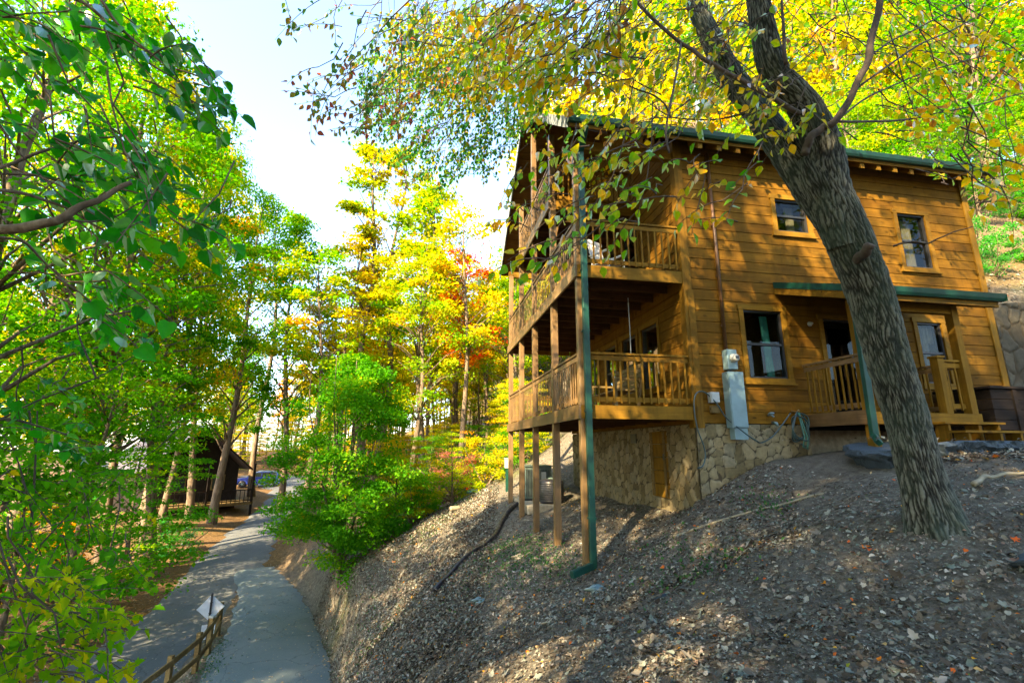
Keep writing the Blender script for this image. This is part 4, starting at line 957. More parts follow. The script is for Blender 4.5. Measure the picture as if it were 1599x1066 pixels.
def mk_crown(key,H,base,R,ncl,nleaf,ls,flat=.45,clr=1.1,seed=0,shape='oval',trunk_r=.2,stems=1):
    global RNG
    keep=RNG;RNG=np.random.default_rng(seed+100)
    t=RNG.uniform(0,1,ncl)**.9
    if shape=='oval': prof=np.sin(np.pi*np.clip(t*.86+.12,0,1))**.7
    elif shape=='top': prof=np.sin(np.pi*np.clip(t*.8+.18,0,1))**.6
    elif shape=='flare': prof=.55+.45*np.sin(np.pi*np.clip(t*.8+.15,0,1))
    else: prof=1-.75*t
    a=RNG.uniform(0,2*np.pi,ncl);r=R*prof*np.sqrt(RNG.uniform(.05,1,ncl))
    bend=RNG.normal(0,.03,2)
    ax=lambda z:np.stack([bend[0]*z+.012*H*np.sin(z*.5+seed),bend[1]*z+.012*H*np.cos(z*.43+seed),z],-1)
    zc=H*(base+(1-base)*t)
    C=ax(zc);C[:,0]+=r*np.cos(a);C[:,1]+=r*np.sin(a);C[:,2]-=r*.10
    w=RNG.dirichlet(np.ones(ncl)*2.2);cnt=np.maximum((w*nleaf).astype(int),6)
    ci=np.repeat(np.arange(ncl),cnt);n=len(ci)
    sz=clr*RNG.uniform(.55,1.25,ncl)
    q=unit(rnd(n))*(RNG.uniform(0,1,n)**.5)[:,None]*sz[ci][:,None];q[:,2]*=flat
    P=C[ci]+q;P[:,2]-=.12*(q[:,0]**2+q[:,1]**2)
    A=rnd(n);A[:,2]=A[:,2]*.5-.35;Nn=rnd(n,.55);Nn[:,2]+=1
    V=leafquads(P,A,Nn,ls*RNG.uniform(.6,1.35,n),.68)
    tint=.45+.17*RNG.normal(0,1,ncl)[ci]+RNG.normal(0,.14,n)+.18*(P[:,2]/H-.6)
    cm=leafmesh('crown',V,tint)
    b=MB()
    for s in range(stems):
        z=np.linspace(-.5,H*.97,14);off=np.array([RNG.normal(0,.25*(stems>1)),RNG.normal(0,.25*(stems>1))]);pts=ax(z)
        pts[:,0]+=off[0]*np.clip(z/H*4,.0,3)*(stems>1);pts[:,1]+=off[1]*np.clip(z/H*4,.0,3)*(stems>1)
        rr=trunk_r*(1-.88*np.clip(z/H,0,1))*(1+.45*np.exp(-np.clip(z,0,9)*1.6));b.tube(pts,rr,9 if stems==1 else 6)
    order=RNG.permutation(ncl)[:min(ncl,46)]
    for i in order:
        z0=max(H*base*.75,zc[i]-.5*r[i]-.04*H)
        p0=ax(np.array([z0]))[0];p1=C[i];m=(p0+p1)/2+np.array([0,0,.10*np.linalg.norm(p1-p0)])+RNG.normal(0,.08,3)
        rb=trunk_r*.33*(1-z0/H*.75);b.tube([p0,m,p1],[rb,rb*.6,rb*.15],5)
    me=bpy.data.meshes.new('trunk');me.from_pydata(b.v,[],b.f);me.update();me.polygons.foreach_set('use_smooth',[True]*len(b.f));me.materials.append(M['bark2'])
    cm.materials.append(L['green']);CROWN[key]=(me,cm,H);RNG=keep
for i in range(4): mk_crown('tall%d'%i,18,.30,3.5,95,9500,.20,.40,1.15,i,'oval',.24)
for i in range(2): mk_crown('near%d'%i,17,.24,3.9,130,13600,.145,.34,1.15,20+i,'oval',.24)
for i in range(3): mk_crown('slim%d'%i,17,.48,2.4,50,5200,.20,.45,.95,30+i,'top',.17)
for i in range(2): mk_crown('layer%d'%i,7.5,.16,3.0,70,10500,.12,.2,.95,40+i,'flare',.11)
mk_crown('bush',6.6,.06,2.4,210,56000,.092,.45,.62,50,'oval',.06,7)
for i in range(3): mk_crown('shrub%d'%i,2.0,.08,1.25,34,3600,.085,.5,.42,60+i,'flare',.03,4)
mk_crown('pine',22,.54,2.7,46,5200,.24,.26,.8,70,'top',.24)
def tree(x,y,key,H,pal,name,label,cat='tree',group=None,rz=None,z=None,sxy=1.):
    tm,cm,h0=CROWN[key];s=H/h0
    e=empty(name,(x,y,gz(x,y)-.05 if z is None else z),random.uniform(0,6.28) if rz is None else rz,label,cat,group)
    e.scale=(s*sxy,s*sxy,s)
    t=bpy.data.objects.new('trunk',tm);col.objects.link(t);t.parent=e
    c=bpy.data.objects.new('crown',cm);col.objects.link(c);c.parent=e
    c.material_slots[0].link='OBJECT';c.material_slots[0].material=L[pal]
    return e
SKY=[(-400,-400),(200,-60),(225,10),(285,130),(335,215),(395,285),(440,315),(480,372),(500,410),(545,300),(600,290),(640,265),(700,285),(780,290),(830,150),(900,20),(1000,-30),(1200,-200),(2400,-300)]
def sky_py(px): return float(np.interp(px,[s[0] for s in SKY],[s[1] for s in SKY]))
def proj(p):
    cp,sp=math.cos(PITCH),math.sin(PITCH);d=p[1]*cp+p[2]*sp;u=-p[1]*sp+p[2]*cp
    return 799.5+FPX*p[0]/d,533-FPX*u/d,d
def at_ground(px,Y):
    d=ray(px,700);x=d.x/d.y*Y;return x,Y
def max_height(x,y,z,r):
    H=3.
    while H<34:
        px,py,d=proj((x,y,z+H))
        wpx=r*FPX/max(d,1)
        if py<max(sky_py(px),sky_py(px-wpx*.7),sky_py(px+wpx*.7)): break
        H+=.5
    return H
def fit_crown(x,y,z,key,H,sxy,rz):      # shrink a tree until its crown leaves the open sky free
    tm,cm,h0=CROWN[key];n=len(cm.vertices);co=np.empty(n*3);cm.vertices.foreach_get('co',co);co=co.reshape(-1,3)[::37]
    c_,s_=math.cos(rz),math.sin(rz)
    for it in range(30):
        s=H/h0;lx_,ly_=co[:,0]*s*sxy,co[:,1]*s*sxy
        X=x+lx_*c_-ly_*s_;Yy=y+lx_*s_+ly_*c_;Z=z+co[:,2]*s
        cp,sp=math.cos(PITCH),math.sin(PITCH);d=Yy*cp+Z*sp;u=-Yy*sp+Z*cp;k=d>.5
        px=799.5+FPX*X[k]/d[k];py=533-FPX*u[k]/d[k]
        lim=np.interp(px,[q[0] for q in SKY],[q[1] for q in SKY])
        bad=((py<lim-16)&(px>200)&(px<800)).mean()
        if bad<.045: break
        H*=.955;sxy*=.985
    return H,sxy
PLACED=[]
def ok(x,y,dmin):
    d,_,w=road_dist(np.array([x]),np.array([y]),ROADP)
    if d[0]<w[0]+.9: return False
    d,_,w=road_dist(np.array([x]),np.array([y]),DRIVEP)
    if d[0]<w[0]+.9: return False
    lx,ly=wl(x,y)
    if -2.2<lx<11.5 and -30<ly<10.2: return False
    fx,fy=x-fc_.location.x,y-fc_.location.y;c,s=math.cos(math.radians(-38)),math.sin(math.radians(-38))
    u,v=fx*c+fy*s,-fx*s+fy*c
    if -12.5<u<4 and -5.2<v<5.2: return False
    return all((x-a)**2+(y-b)**2>dmin**2 for a,b in PLACED)
def scatter(n,pxr,Yr,keys,pals,Hr,name,labels,group,dmin=1.8,r=2.5,extra=None,seed=0):
    rs=random.Random(seed);k=0;tries=0
    while k<n and tries<n*60:
        tries+=1
        Y=Yr[0]+(Yr[1]-Yr[0])*rs.random()**.8;px=rs.uniform(*pxr);x,y=at_ground(px,Y)
        if extra and not extra(x,y,px): continue
        if not ok(x,y,dmin): continue
        z=gz(x,y);H=min(rs.uniform(*Hr),max_height(x,y,z,r)-.3)
        if H<Hr[0]*.45: continue
        pal=rs.choice(pals);key=rs.choice(keys)
        rz=rs.uniform(0,6.28);sx=rs.uniform(.9,1.15)
        if px<800 and 'shrub' not in key: H,sx=fit_crown(x,y,z,key,H,sx,rz)
        if H<Hr[0]*.4: continue
        tree(x,y,key,H,pal,name,labels[pal],'tree' if 'shrub' not in key else 'shrub',group+' '+pal,rz=rz,sxy=sx);PLACED.append((x,y));k+=1
    return k
# ---- single trees
def single(px,Y,key,top,pal,name,label,cat='tree',sxy=1.,rz=None,group=None):
    x,y=at_ground(px,Y);z=gz(x,y);p=at(px,top,Y);PLACED.append((x,y))
    rz=random.uniform(0,6.28) if rz is None else rz;H,sxy=fit_crown(x,y,z,key,p.z-z,sxy,rz) if key not in ('bush','pine') else (p.z-z,sxy)
    return tree(x,y,key,H,pal,name,label,cat,group,rz,None,sxy)
single(548,18.6,'bush',556,'fresh','leafy_sapling','broad bright green many stemmed sapling at the top of the road bank',sxy=.90,rz=1.)
single(560,33,'pine',232,'pine','pine_tree','tall yellow tipped pine with a straight bare trunk, nearer the lane of the two',rz=.4)
single(592,36,'pine',238,'pine','pine_tree','tall pine with a leaning pale trunk beside the other pine',rz=2.4)
single(728,31,'slim0',382,'red','red_maple','fiery red leaved tree standing among the yellow woods',rz=1.2)
single(405,47,'slim1',330,'ygreen','roadside_tree','slim straight tree at the lane edge in front of the blue car')
single(225,23,'layer0',655,'fresh','layered_maple','low spreading green tree over the lane edge, in front of the far cabin',sxy=1.05,rz=.7)
single(150,17.5,'layer1',560,'green','understory_tree','bushy dark green tree on the lane side below the tall trunks',sxy=1.1)
single(60,14.5,'layer0',690,'fresh','understory_tree','spreading light green tree in the lower corner beside the lane',sxy=1.1,rz=3)
single(-80,12.5,'near1',-330,'green','broadleaf_tree','big leaning tree with open green and yellow crown nearest the lane bend')
single(120,22,'near0',-60,'green','broadleaf_tree','tall broad crowned tree with a sunlit trunk behind the layered maple')
single(40,27,'near1',-190,'yellow','broadleaf_tree','tall gold leaved tree behind the understory trees by the lane',rz=2.2)
single(250,31,'near0',150,'ygreen','broadleaf_tree','tall green tree leaning over the far cabin roof',sxy=.75,rz=4.)
single(352,35,'near1',292,'green','broadleaf_tree','round topped green tree beside the gap of open sky',sxy=.75)
single(446,41,'tall2',335,'green','broadleaf_tree','dense green tree whose top closes the open sky gap',sxy=.8)
single(712,24,'shrub0',704,'pink','pink_shrub','dusty pink shrub at the edge of the woods','shrub',1.2)
single(742,26,'shrub1',735,'red','red_shrub','small red leaved shrub at the edge of the woods','shrub')
single(85,21,'shrub1',790,'orange','orange_shrub','small orange shrub among green saplings across the lane','shrub')
for px_,Y_,top_,k_,p_,l_ in ((-40,19,-190,'near0','green','tall narrow green tree at the edge of the view across the lane'),(45,20.5,-150,'near1','ygreen','tall narrow tree with mixed gold and green leaves above the maple saplings'),(125,23,-90,'near0','yellow','tall narrow golden tree rising behind the close dark leaves'),(188,26,0,'tall1','ygreen','tall narrow tree at the left border of the open sky'),(240,28,95,'tall3','green','narrow green tree stepping down beside the open sky'),(270,31,140,'tall0','ygreen','narrow yellow green tree behind the far cabin roof'),(306,36,200,'tall2','yellow','narrow golden tree between the far cabin and the open sky')):
    single(px_,Y_,k_,top_,p_,'tall_tree',l_,sxy=.62)
lab=lambda what:{p:what%w for p,w in dict(green='green leaved',fresh='light green',dark='deep green',ygreen='yellow green',yellow='golden yellow',orange='orange leaved',red='red leaved',pink='pink leaved').items()}
n1=scatter(34,(-420,470),(19,80),['tall0','tall1','tall2','tall3','slim0'],['green','ygreen','ygreen','yellow','yellow'],(14,24),'forest_tree',lab('%s tree in the woods across the lane'),'trees across the lane',2.4,3.2,extra=lambda x,y,px: not(300<px<445 and y<52),seed=3)
n2=scatter(92,(455,815),(27,88),['slim0','slim1','slim2','tall1'],['ygreen','yellow','yellow','yellow','ygreen','ygreen'],(12,22),'slender_tree',lab('%s slender tree in the woods beyond the balconies'),'slender trees beyond the balconies',1.45,1.8,seed=5)
n3=scatter(54,(800,1900),(15,52),['tall0','tall1','tall2','tall3'],['yellow','ygreen','yellow','green','ygreen'],(13,22),'hillside_tree',lab('%s tree on the hillside behind the cabin'),'trees on the hillside',2.3,2.6,seed=9)
n4=scatter(16,(440,830),(20,44),['layer0','layer1'],['ygreen','fresh','yellow'],(2.6,5.5),'understory_tree',lab('%s low tree under the woods beyond the balconies'),'low trees beyond the balconies',1.6,2.,extra=lambda x,y,px: px>600 or y>26,seed=11)
n5=scatter(34,(590,830),(19.5,34),['shrub0','shrub1','shrub2'],['fresh','green','ygreen','yellow','fresh'],(.9,2.3),'woodland_shrub',lab('%s shrub along the edge of the woods'),'shrubs along the woods edge',.9,1.,extra=lambda x,y,px: y>19+ (830-px)*.012,seed=13)
n6=scatter(26,(-250,420),(14,50),['shrub0','shrub1','shrub2'],['fresh','green','ygreen','dark'],(.9,2.4),'lane_shrub',lab('%s shrub under the trees across the lane'),'shrubs across the lane',1.,1.,extra=lambda x,y,px: x<-13 and px<320,seed=15)
n7=scatter(12,(960,1900),(14,30),['layer0','layer1'],['ygreen','green','fresh'],(4,7),'bank_tree',lab('%s low tree on the bank above the retaining wall'),'low trees on the bank',1.6,2.,extra=lambda x,y,px: wl(x,y)[0]>11 and wl(x,y)[1]>3 or wl(x,y)[1]>11,seed=17)
n8=scatter(22,(330,540),(64,100),['tall0','tall1','tall2','slim0'],['orange','yellow','yellow','ygreen'],(9,20),'far_tree',lab('%s tree behind the blue car at the end of the lane'),'trees behind the car',1.8,2.,seed=19)
n9=scatter(30,(1350,2000),(9,26),['shrub0','shrub1','shrub2'],['green','dark','ygreen'],(.9,2.2),'bank_shrub',lab('%s shrub on the bank above the retaining wall'),'shrubs on the bank',.9,1.,extra=lambda x,y,px: wl(x,y)[0]>10.2 and wl(x,y)[1]>.9,seed=21)
for a_,b_,h_,p_ in ((12.4,6,5,'ygreen'),(14.6,5,5.5,'green'),(11.4,8,5.5,'ygreen'),(13.6,8.6,6,'yellow'),(16.5,4,5,'green')):
    X,Y=lw(a_,b_);tree(X,Y,'layer%d'%int(b_%2),h_,p_,'bank_tree',{'green':'green leaved','ygreen':'yellow green','yellow':'golden yellow'}[p_]+' low tree on the bank above the retaining wall','tree','low trees on the bank '+p_,rz=a_)
n10=scatter(20,(340,600),(61,90),['layer0','layer1'],['orange','yellow','ygreen'],(3.5,6.5),'far_understory_tree',lab('%s low tree behind the blue car at the end of the lane'),'low trees behind the car',1.5,2.,seed=23)
for i,(a_,b_,h_,p_) in enumerate(((10.5,1.1,1.0,'dark'),(11.2,2.2,1.4,'green'),(12.1,1.2,1.1,'dark'),(12.3,3.2,1.6,'green'),(10.5,3.2,1.5,'dark'),(13.3,2.2,1.3,'dark'),(11.4,4.3,2.0,'green'),(10.6,5.2,2.2,'ygreen'),(13.4,4.4,2.2,'green'),(14.6,1.2,1.5,'green'))):
    X,Y=lw(a_,b_);tree(X,Y,'shrub%d'%(i%3),h_,p_,'bank_shrub',{'dark':'deep green','green':'green leaved','ygreen':'yellow green','fresh':'light green','yellow':'golden yellow'}[p_]+' shrub on the bank above the retaining wall','shrub','shrubs on the bank '+p_,rz=i*1.1)
n11=scatter(26,(470,830),(40,85),['layer0','layer1'],['yellow','yellow','ygreen'],(3.5,7),'golden_understory_tree',lab('%s low tree deep in the woods beyond the balconies'),'low trees deep in the woods',1.4,2.,seed=29)
# unseen trees added beside and behind the viewer to shade slope and dapple cabin
for i,(x,y,H,k,p) in enumerate(SHADE):
    tree(x,y,k,H,p,'shade_tree','tall unseen tree beside the viewer, placed to shade the slope and cabin','tree','unseen shade trees beside the viewer',rz=i*1.3)
print('scatter',n1,n2,n3,n4,n5,n6,n7)
# ------------------------------------------------------------------ forked tree in front
def bark_tube(pts,rad,nu,dv,seed,flare=0,cell=.029):
    P=dens([(*p,r) for p,r in zip(pts,rad)],24);seg=np.linalg.norm(np.diff(P[:,:3],axis=0),axis=1);s=np.r_[0,np.cumsum(seg)]
    nv=int(s[-1]/dv);ss=np.linspace(0,s[-1],nv);Q=np.stack([np.interp(ss,s,P[:,k]) for k in range(4)],1)
    T=unit(np.gradient(Q[:,:3],axis=0));r0=np.array([0,-1.,0]);e1=unit(r0-T*(T@r0)[:,None]);e2=np.cross(T,e1)
    th=np.linspace(0,2*np.pi,nu,endpoint=False);TH,SS=np.meshgrid(th,ss);
    wrap=max(8,int(2*math.pi*np.mean(rad)/cell))
    u=TH/(2*np.pi)*wrap;v=SS/(cell*7)
    u2=u+.95*fbm(np.cos(TH)*3+seed,SS*7+np.sin(TH)*3,4,seed)+.35*np.sin(SS*7+TH*2);v2=v+.9*fbm(np.cos(TH)*9,SS*5+np.sin(TH)*9,3,seed+3)
    f1,f2,c=cells(u2%wrap,v2,wrap,seed);e=sst(.0,.55,f2-f1)
    fine=fbm(TH*40,SS*30,3,seed+5)
    ridge=np.clip(e*.62+.30*c*e+.34*fine+.30*fbm(TH*1.6,SS*1.1,3,seed+9),0,1)
    R=Q[:,3][:,None]*(1+.06*np.sin(TH*2+SS*1.3+seed)+.04*np.sin(TH*3-SS*2))
    if flare: R=R*(1+flare*np.exp(-np.clip(SS-.42,0,9)*4.2)*(.75+.6*np.sin(TH*5+1)*np.sin(TH*2+.6)))
    R=R+.020*(ridge-.6)*min(1,np.mean(rad)/.2)
    V=Q[:,None,:3]+(e1[:,None,:]*np.cos(TH)[...,None]+e2[:,None,:]*np.sin(TH)[...,None])*R[...,None]
    ix=np.arange(nv*nu).reshape(nv,nu);f=np.stack([ix[:-1],np.roll(ix,-1,1)[:-1],np.roll(ix,-1,1)[1:],ix[1:]],-1).reshape(-1,4)
    return V.reshape(-1,3),f,ridge.ravel()
TB=at(1457,815,4.75)
main=empty('forked_tree',(TB.x,TB.y,TB.z),0,'big leaning forked tree with deeply furrowed bark on the slope before the porch','tree')
def pxpath(L_): return [at(a,b_,Y)-TB for a,b_,Y in L_]
stem=[(1478,905,4.75),(1461,822,4.75),(1437,740,4.75),(1415,650,4.74),(1388,560,4.72),(1362,470,4.7),(1330,390,4.66),(1300,325,4.62),(1278,282,4.6),(1262,250,4.62)]
rs_=[.215,.205,.182,.176,.178,.188,.205,.222,.218,.14]
Vs=[];Fs=[];Rg=[];o_=0
for pts,rad,nu,fl,sd in ((stem,rs_,210,.45,3),
    ([(1318,385,4.62),(1300,320,4.56),(1290,262,4.5),(1283,225,4.45),(1258,169,4.38),(1211,113,4.3),(1194,55,4.25),(1184,0,4.2),(1178,-60,4.15),(1172,-150,4.1),(1160,-300,4.0)],[.15,.175,.175,.168,.150,.138,.130,.122,.118,.11,.10],130,0,11),
    ([(1300,350,4.68),(1262,290,4.7),(1220,228,4.75),(1180,169,4.85),(1138,113,4.95),(1108,56,5.05),(1082,0,5.15),(1060,-60,5.25),(1030,-150,5.35),(1000,-300,5.5)],[.15,.17,.155,.145,.14,.13,.12,.115,.11,.10],130,0,17)):
    v,f,r=bark_tube(pxpath(pts),rad,nu,.0125,sd,fl);Vs.append(v);Fs.append(f+o_);Rg.append(r);o_+=len(v)
link('trunk',np_mesh('trunk',np.concatenate(Vs),np.concatenate(Fs),None,{'ridge':np.concatenate(Rg)},True),M['bark'],main)
TW=MB()    # limbs and twigs of the forked tree
def limb(L_,r0,r1,b=None,base=TB):
    P=dens([(*(at(a,c,Y)-base),0) for a,c,Y in L_],5)[:,:3];n=len(P);ph=random.random()*6
    P=P+np.array([[.012*math.sin(i*.9+ph),.01*math.cos(i*.7+ph),.012*math.sin(i*1.3+ph)] for i in range(n)])*(.3+r0*10)
    (b or TW).tube(P,list(np.linspace(r0,r1,n)),8 if r0>.02 else 5);return P
limb([(1258,240,4.25),(1262,222,4.2),(1280,202,4.15),(1303,190,4.1),(1335,140,4.0),(1355,90,3.95),(1366,40,3.9),(1376,-10,3.85),(1390,-120,3.8)],.042,.028)
limb([(1250,178,4.1),(1187,142,4.1),(1139,116,4.15),(1097,90,4.2),(1064,67,4.25),(1000,11,4.3),(960,-40,4.4)],.026,.016)
limb([(1227,102,4.1),(1224,60,4.05),(1221,0,4.0)],.022,.012)
limb([(1300,190,4.1),(1400,188,4.6),(1500,170,5.0),(1620,140,5.5)],.014,.007)
limb([(1290,200,4.1),(1360,150,4.4),(1450,112,4.8),(1600,70,5.4)],.012,.006)
limb([(1335,140,4.0),(1420,80,4.2),(1500,40,4.6),(1600,-10,5.)],.012,.006)
limb([(1355,90,3.95),(1400,60,4.2),(1480,20,4.5),(1540,-20,5.)],.010,.006)
limb([(1180,172,4.8),(1120,186,4.9),(1050,183,5.0),(1000,150,5.2)],.012,.006)
limb([(1048,183,4.6),(1030,155,4.6),(985,135,4.7),(900,95,4.9),(850,40,5.1)],.012,.006)
limb([(905,0,5.6),(870,30,5.7),(800,46,5.9),(760,72,6.1),(735,105,6.3),(700,170,6.5)],.030,.010)
limb([(760,72,6.1),(700,60,6.4),(620,30,6.8),(560,40,7.0)],.012,.004)
limb([(640,0,5.5),(600,40,5.7),(560,85,5.9),(520,130,6.1)],.012,.004)
limb([(700,170,6.5),(680,200,7.),(660,240,7.5)],.008,.004)
limb([(745,5,5.6),(740,60,5.8),(738,110,6.0)],.010,.005)
limb([(1395,384,4.5),(1420,378,4.4),(1450,379,4.3),(1480,366,4.2),(1520,353,4.1)],.011,.005)
limb([(1044,240,3.7),(1040,205,3.7),(1044,180,3.8),(1064,67,4.25)],.010,.012)
limb([(1340,405,4.55),(1352,392,4.36),(1360,380,4.27)],.055,.04)
# leaf sprays
NP=[];NA=[];NN=[];NS=[];NT=[]
def spray(p0,d,Ln,n,size,t0,tv,b,droop=.35,buf=None):
    d=unit(np.array(d,float));p0=np.array(p0,float);m=6;pts=[]
    side=unit(np.cross(d,[0,0,1])+1e-6)
    cv=RNG.normal(0,.25)
    for i in range(m+1):
        s=i/m*Ln;pts.append(p0+d*s+side*cv*s*s/Ln+np.array([0,0,-droop*s*s/Ln]))
    b.tube(pts,list(np.linspace(.0055,.0018,m+1)*max(.6,size/.085)),4,False)
    P_=np.array(pts)
    for k in range(n):
        f=(.12+.88*(k+.5)/n)*m;i=min(int(f),m-1);q=P_[i]+(P_[i+1]-P_[i])*(f-i);tg=unit(P_[i+1]-P_[i])
        sd=1 if k%2 else -1
        a=tg*.5+side*sd*RNG.uniform(.3,1.)+np.array([0,0,RNG.uniform(-.9,.05)])+RNG.normal(0,.25,3)
        nn=np.array([0,0,1.])+RNG.normal(0,.55,3)
        a=unit(a);buf[0].append(q+a*size*.22);buf[1].append(a);buf[2].append(nn);buf[3].append(size*RNG.uniform(.65,1.2));buf[4].append(t0+RNG.normal(0,tv))
    return pts
def poly_sample(poly,n):
    poly=np.array(poly,float);lo=poly.min(0);hi=poly.max(0);out=[]
    while len(out)<n:
        p=RNG.uniform(lo,hi);c=False;j=len(poly)-1
        for i in range(len(poly)):
            if (poly[i,1]>p[1])!=(poly[j,1]>p[1]) and p[0]<(poly[j,0]-poly[i,0])*(p[1]-poly[i,1])/(poly[j,1]-poly[i,1])+poly[i,0]: c=not c
            j=i
        if c: out.append(p)
    return out
def cloud(poly,n,Yr,size,t0,tv,dirf,buf,b,base,nl=(6,11),Ln=(.35,.8),droop=.35,tj=.12,hub=.5):
    for p in poly_sample(poly,n):
        Y=RNG.uniform(*Yr);w=np.array(at(p[0],p[1],Y)-base);d=np.array(dirf)+RNG.normal(0,.45,3)
        ln=RNG.uniform(*Ln);st=w-unit(d)*ln*.5
        spray(st,d,ln,RNG.integers(*nl),size,t0+RNG.normal(0,tj),tv,b,droop,buf)
        if RNG.random()<hub:
            e=st-unit(d)*RNG.uniform(.15,.5)+np.array([0,0,RNG.uniform(.05,.4)]);b.tube([st,(st+e)/2+RNG.normal(0,.04,3),e],[.005,.006,.008],4,False)
mainbuf=[[],[],[],[],[]];rustbuf=[[],[],[],[],[]];tealbuf=[[],[],[],[],[]];rightbuf=[[],[],[],[],[]]
cloud([(800,215),(1040,195),(1060,250),(1050,300),(1015,345),(940,370),(880,420),(800,395),(790,330)],46,(3.2,4.3),.10,.50,.17,(-.8,-.2,-.35),mainbuf,TW,TB,(5,9),(.3,.6),hub=.2)
cloud([(690,0),(1150,0),(1160,160),(1050,200),(880,190),(800,150),(720,110)],240,(4.2,6.2),.10,.52,.17,(-.8,.1,-.3),mainbuf,TW,TB)
cloud([(760,0),(1000,0),(960,130),(840,140),(770,80)],48,(3.6,4.6),.11,.68,.13,(-.8,.1,-.4),mainbuf,TW,TB)
cloud([(1060,220),(1210,215),(1200,290),(1110,350),(1065,320)],9,(3.6,4.2),.105,.52,.15,(-.7,-.1,-.5),mainbuf,TW,TB,(4,7),(.25,.45))
cloud([(1090,60),(1210,0),(1240,150),(1290,170),(1180,230),(1110,170)],46,(3.7,4.6),.10,.66,.14,(-.6,-.3,-.3),mainbuf,TW,TB,(4,8))
cloud([(430,5),(560,0),(700,0),(720,120),(640,190),(560,140),(500,60)],36,(5,7),.10,.5,.22,(-.8,.2,-.45),rustbuf,TW,TB,(6,11),(.4,.9))
cloud([(470,105),(540,90),(640,150),(680,200),(600,190),(520,200),(480,170)],32,(5.2,7),.10,.72,.2,(-.9,.1,-.35),rustbuf,TW,TB,(5,9),(.3,.7))
cloud([(560,80),(700,60),(830,120),(850,190),(800,215),(780,255),(690,280),(620,240),(570,190)],430,(8,11),.095,.45,.22,(-.6,.2,-.35),tealbuf,TW,TB,(10,16),(.5,1.),hub=.3)
cloud([(600,20),(800,0),(900,90),(840,150),(700,150),(620,110)],300,(6.5,9),.095,.72,.16,(-.6,.2,-.3),tealbuf,TW,TB,(9,15),(.5,1.),hub=.3)
cloud([(1240,0),(1599,0),(1599,300),(1480,290),(1380,190),(1290,120)],120,(4.4,7.5),.105,.62,.16,(.9,.2,-.2),rightbuf,TW,TB,(5,9),(.4,.8))
cloud([(1480,230),(1599,200),(1599,330),(1500,320)],10,(4.,5.),.105,.66,.1,(.9,.2,-.3),rightbuf,TW,TB,(4,7),(.3,.5))
def emit(buf,name,parent,mat,shape=LEAF_OUT):
    a=[np.array(x) for x in buf];o=link(name,nearleaves(name,a[0],a[1],a[2],a[3],a[4],shape),L[mat],parent);return o
emit(mainbuf,'foliage',main,'main');emit(rustbuf,'foliage',main,'rust');emit(tealbuf,'foliage',main,'teal');emit(rightbuf,'foliage',main,'main')
TW.build('limbs',M['twig'],main,True)
# unseen high crown above the fork, shifted and thinned to dapple the cabin
def high_crown():
    n=30;C=np.stack([RNG.normal(1.4,2.2,n),RNG.normal(5.2,2.4,n),RNG.uniform(6.4,12.5,n)],1)-np.array(TB)
    ci=RNG.integers(0,n,2200);q=unit(rnd(2200))*(RNG.uniform(0,1,2200)**.5)[:,None]*.75;q[:,2]*=.45
    P=C[ci]+q;A=rnd(2200);A[:,2]-=.4;Nn=rnd(2200,.5);Nn[:,2]+=1
    link('high_crown',leafmesh('high_crown',leafquads(P,A,Nn,.115*RNG.uniform(.7,1.3,2200),.65),.55+RNG.normal(0,.2,2200)),L['main'],main)
high_crown()
# ------------------------------------------------------------------ tree and saplings close on the viewer's left
lx0,ly0=-4.3,1.7;lz=gz(lx0,ly0)
lt=empty('near_tree',(lx0,ly0,lz-.1),0,'close tree reaching in with big deep green leaves and a bare grey bough','tree')
LB=Vector((lx0,ly0,lz-.1));b=MB()
b.tube([(0,0,-.3),(.05,.03,1.5),(.1,.05,3.5),(.0,.1,5.5),(-.2,.1,8.5)],[.17,.14,.12,.10,.05],12)
def bough(L_,r0,r1): return limb(L_,r0,r1,b,LB)
bough([(-260,390,2.35),(-80,375,2.4),(0,360,2.4),(80,346,2.4),(140,318,2.45),(205,284,2.5)],.040,.012)
bough([(-250,-60,2.6),(0,-30,2.9),(130,5,3.0),(205,75,3.1),(280,130,3.2)],.022,.006)
bough([(-200,-40,2.5),(100,-40,2.8),(190,45,2.9),(250,95,3.),(320,125,3.1)],.016,.005)
bough([(-260,300,2.4),(-60,275,2.6),(60,240,2.8),(140,217,3.),(225,210,3.2)],.016,.005)
bough([(-260,280,2.3),(0,298,2.6),(90,320,2.8),(180,370,3.),(262,425,3.3)],.016,.004)
bough([(-100,380,2.4),(20,372,2.5),(70,410,2.7),(120,465,2.9)],.010,.004)
bough([(90,340,2.4),(160,345,2.8),(230,315,3.0),(330,310,3.2)],.008,.003)
buf=[[],[],[],[],[]];tb=b
cl=lambda poly,n,Y,t,s=.115,d=(.8,.1,-.3),nl=(4,8):cloud(poly,n,Y,s,t,.2,d,buf,tb,LB,nl,(.3,.6),.3,.12,.35)
cl([(-60,0),(150,0),(240,20),(200,90),(100,60),(0,40)],16,(2.6,3.6),.5)
cl([(190,30),(240,45),(300,70),(345,110),(345,165),(300,180),(230,140),(195,110)],16,(2.8,3.4),.25)
cl([(0,40),(160,50),(200,100),(130,130),(20,110)],9,(2.6,3.6),.55)
cl([(-20,170),(150,180),(280,200),(290,250),(180,260),(40,250)],20,(2.6,3.5),.42)
cl([(20,260),(200,260),(340,290),(350,330),(220,360),(80,340)],20,(2.7,3.6),.45)
cl([(40,380),(180,380),(240,440),(170,500),(80,470)],11,(2.7,3.5),.45)
cl([(280,285),(350,300),(340,350),(290,380)],4,(3.,3.4),.3)
emit(buf,'foliage',lt,'dark',BROAD);b.build('trunk',M['bark2'],lt,True)
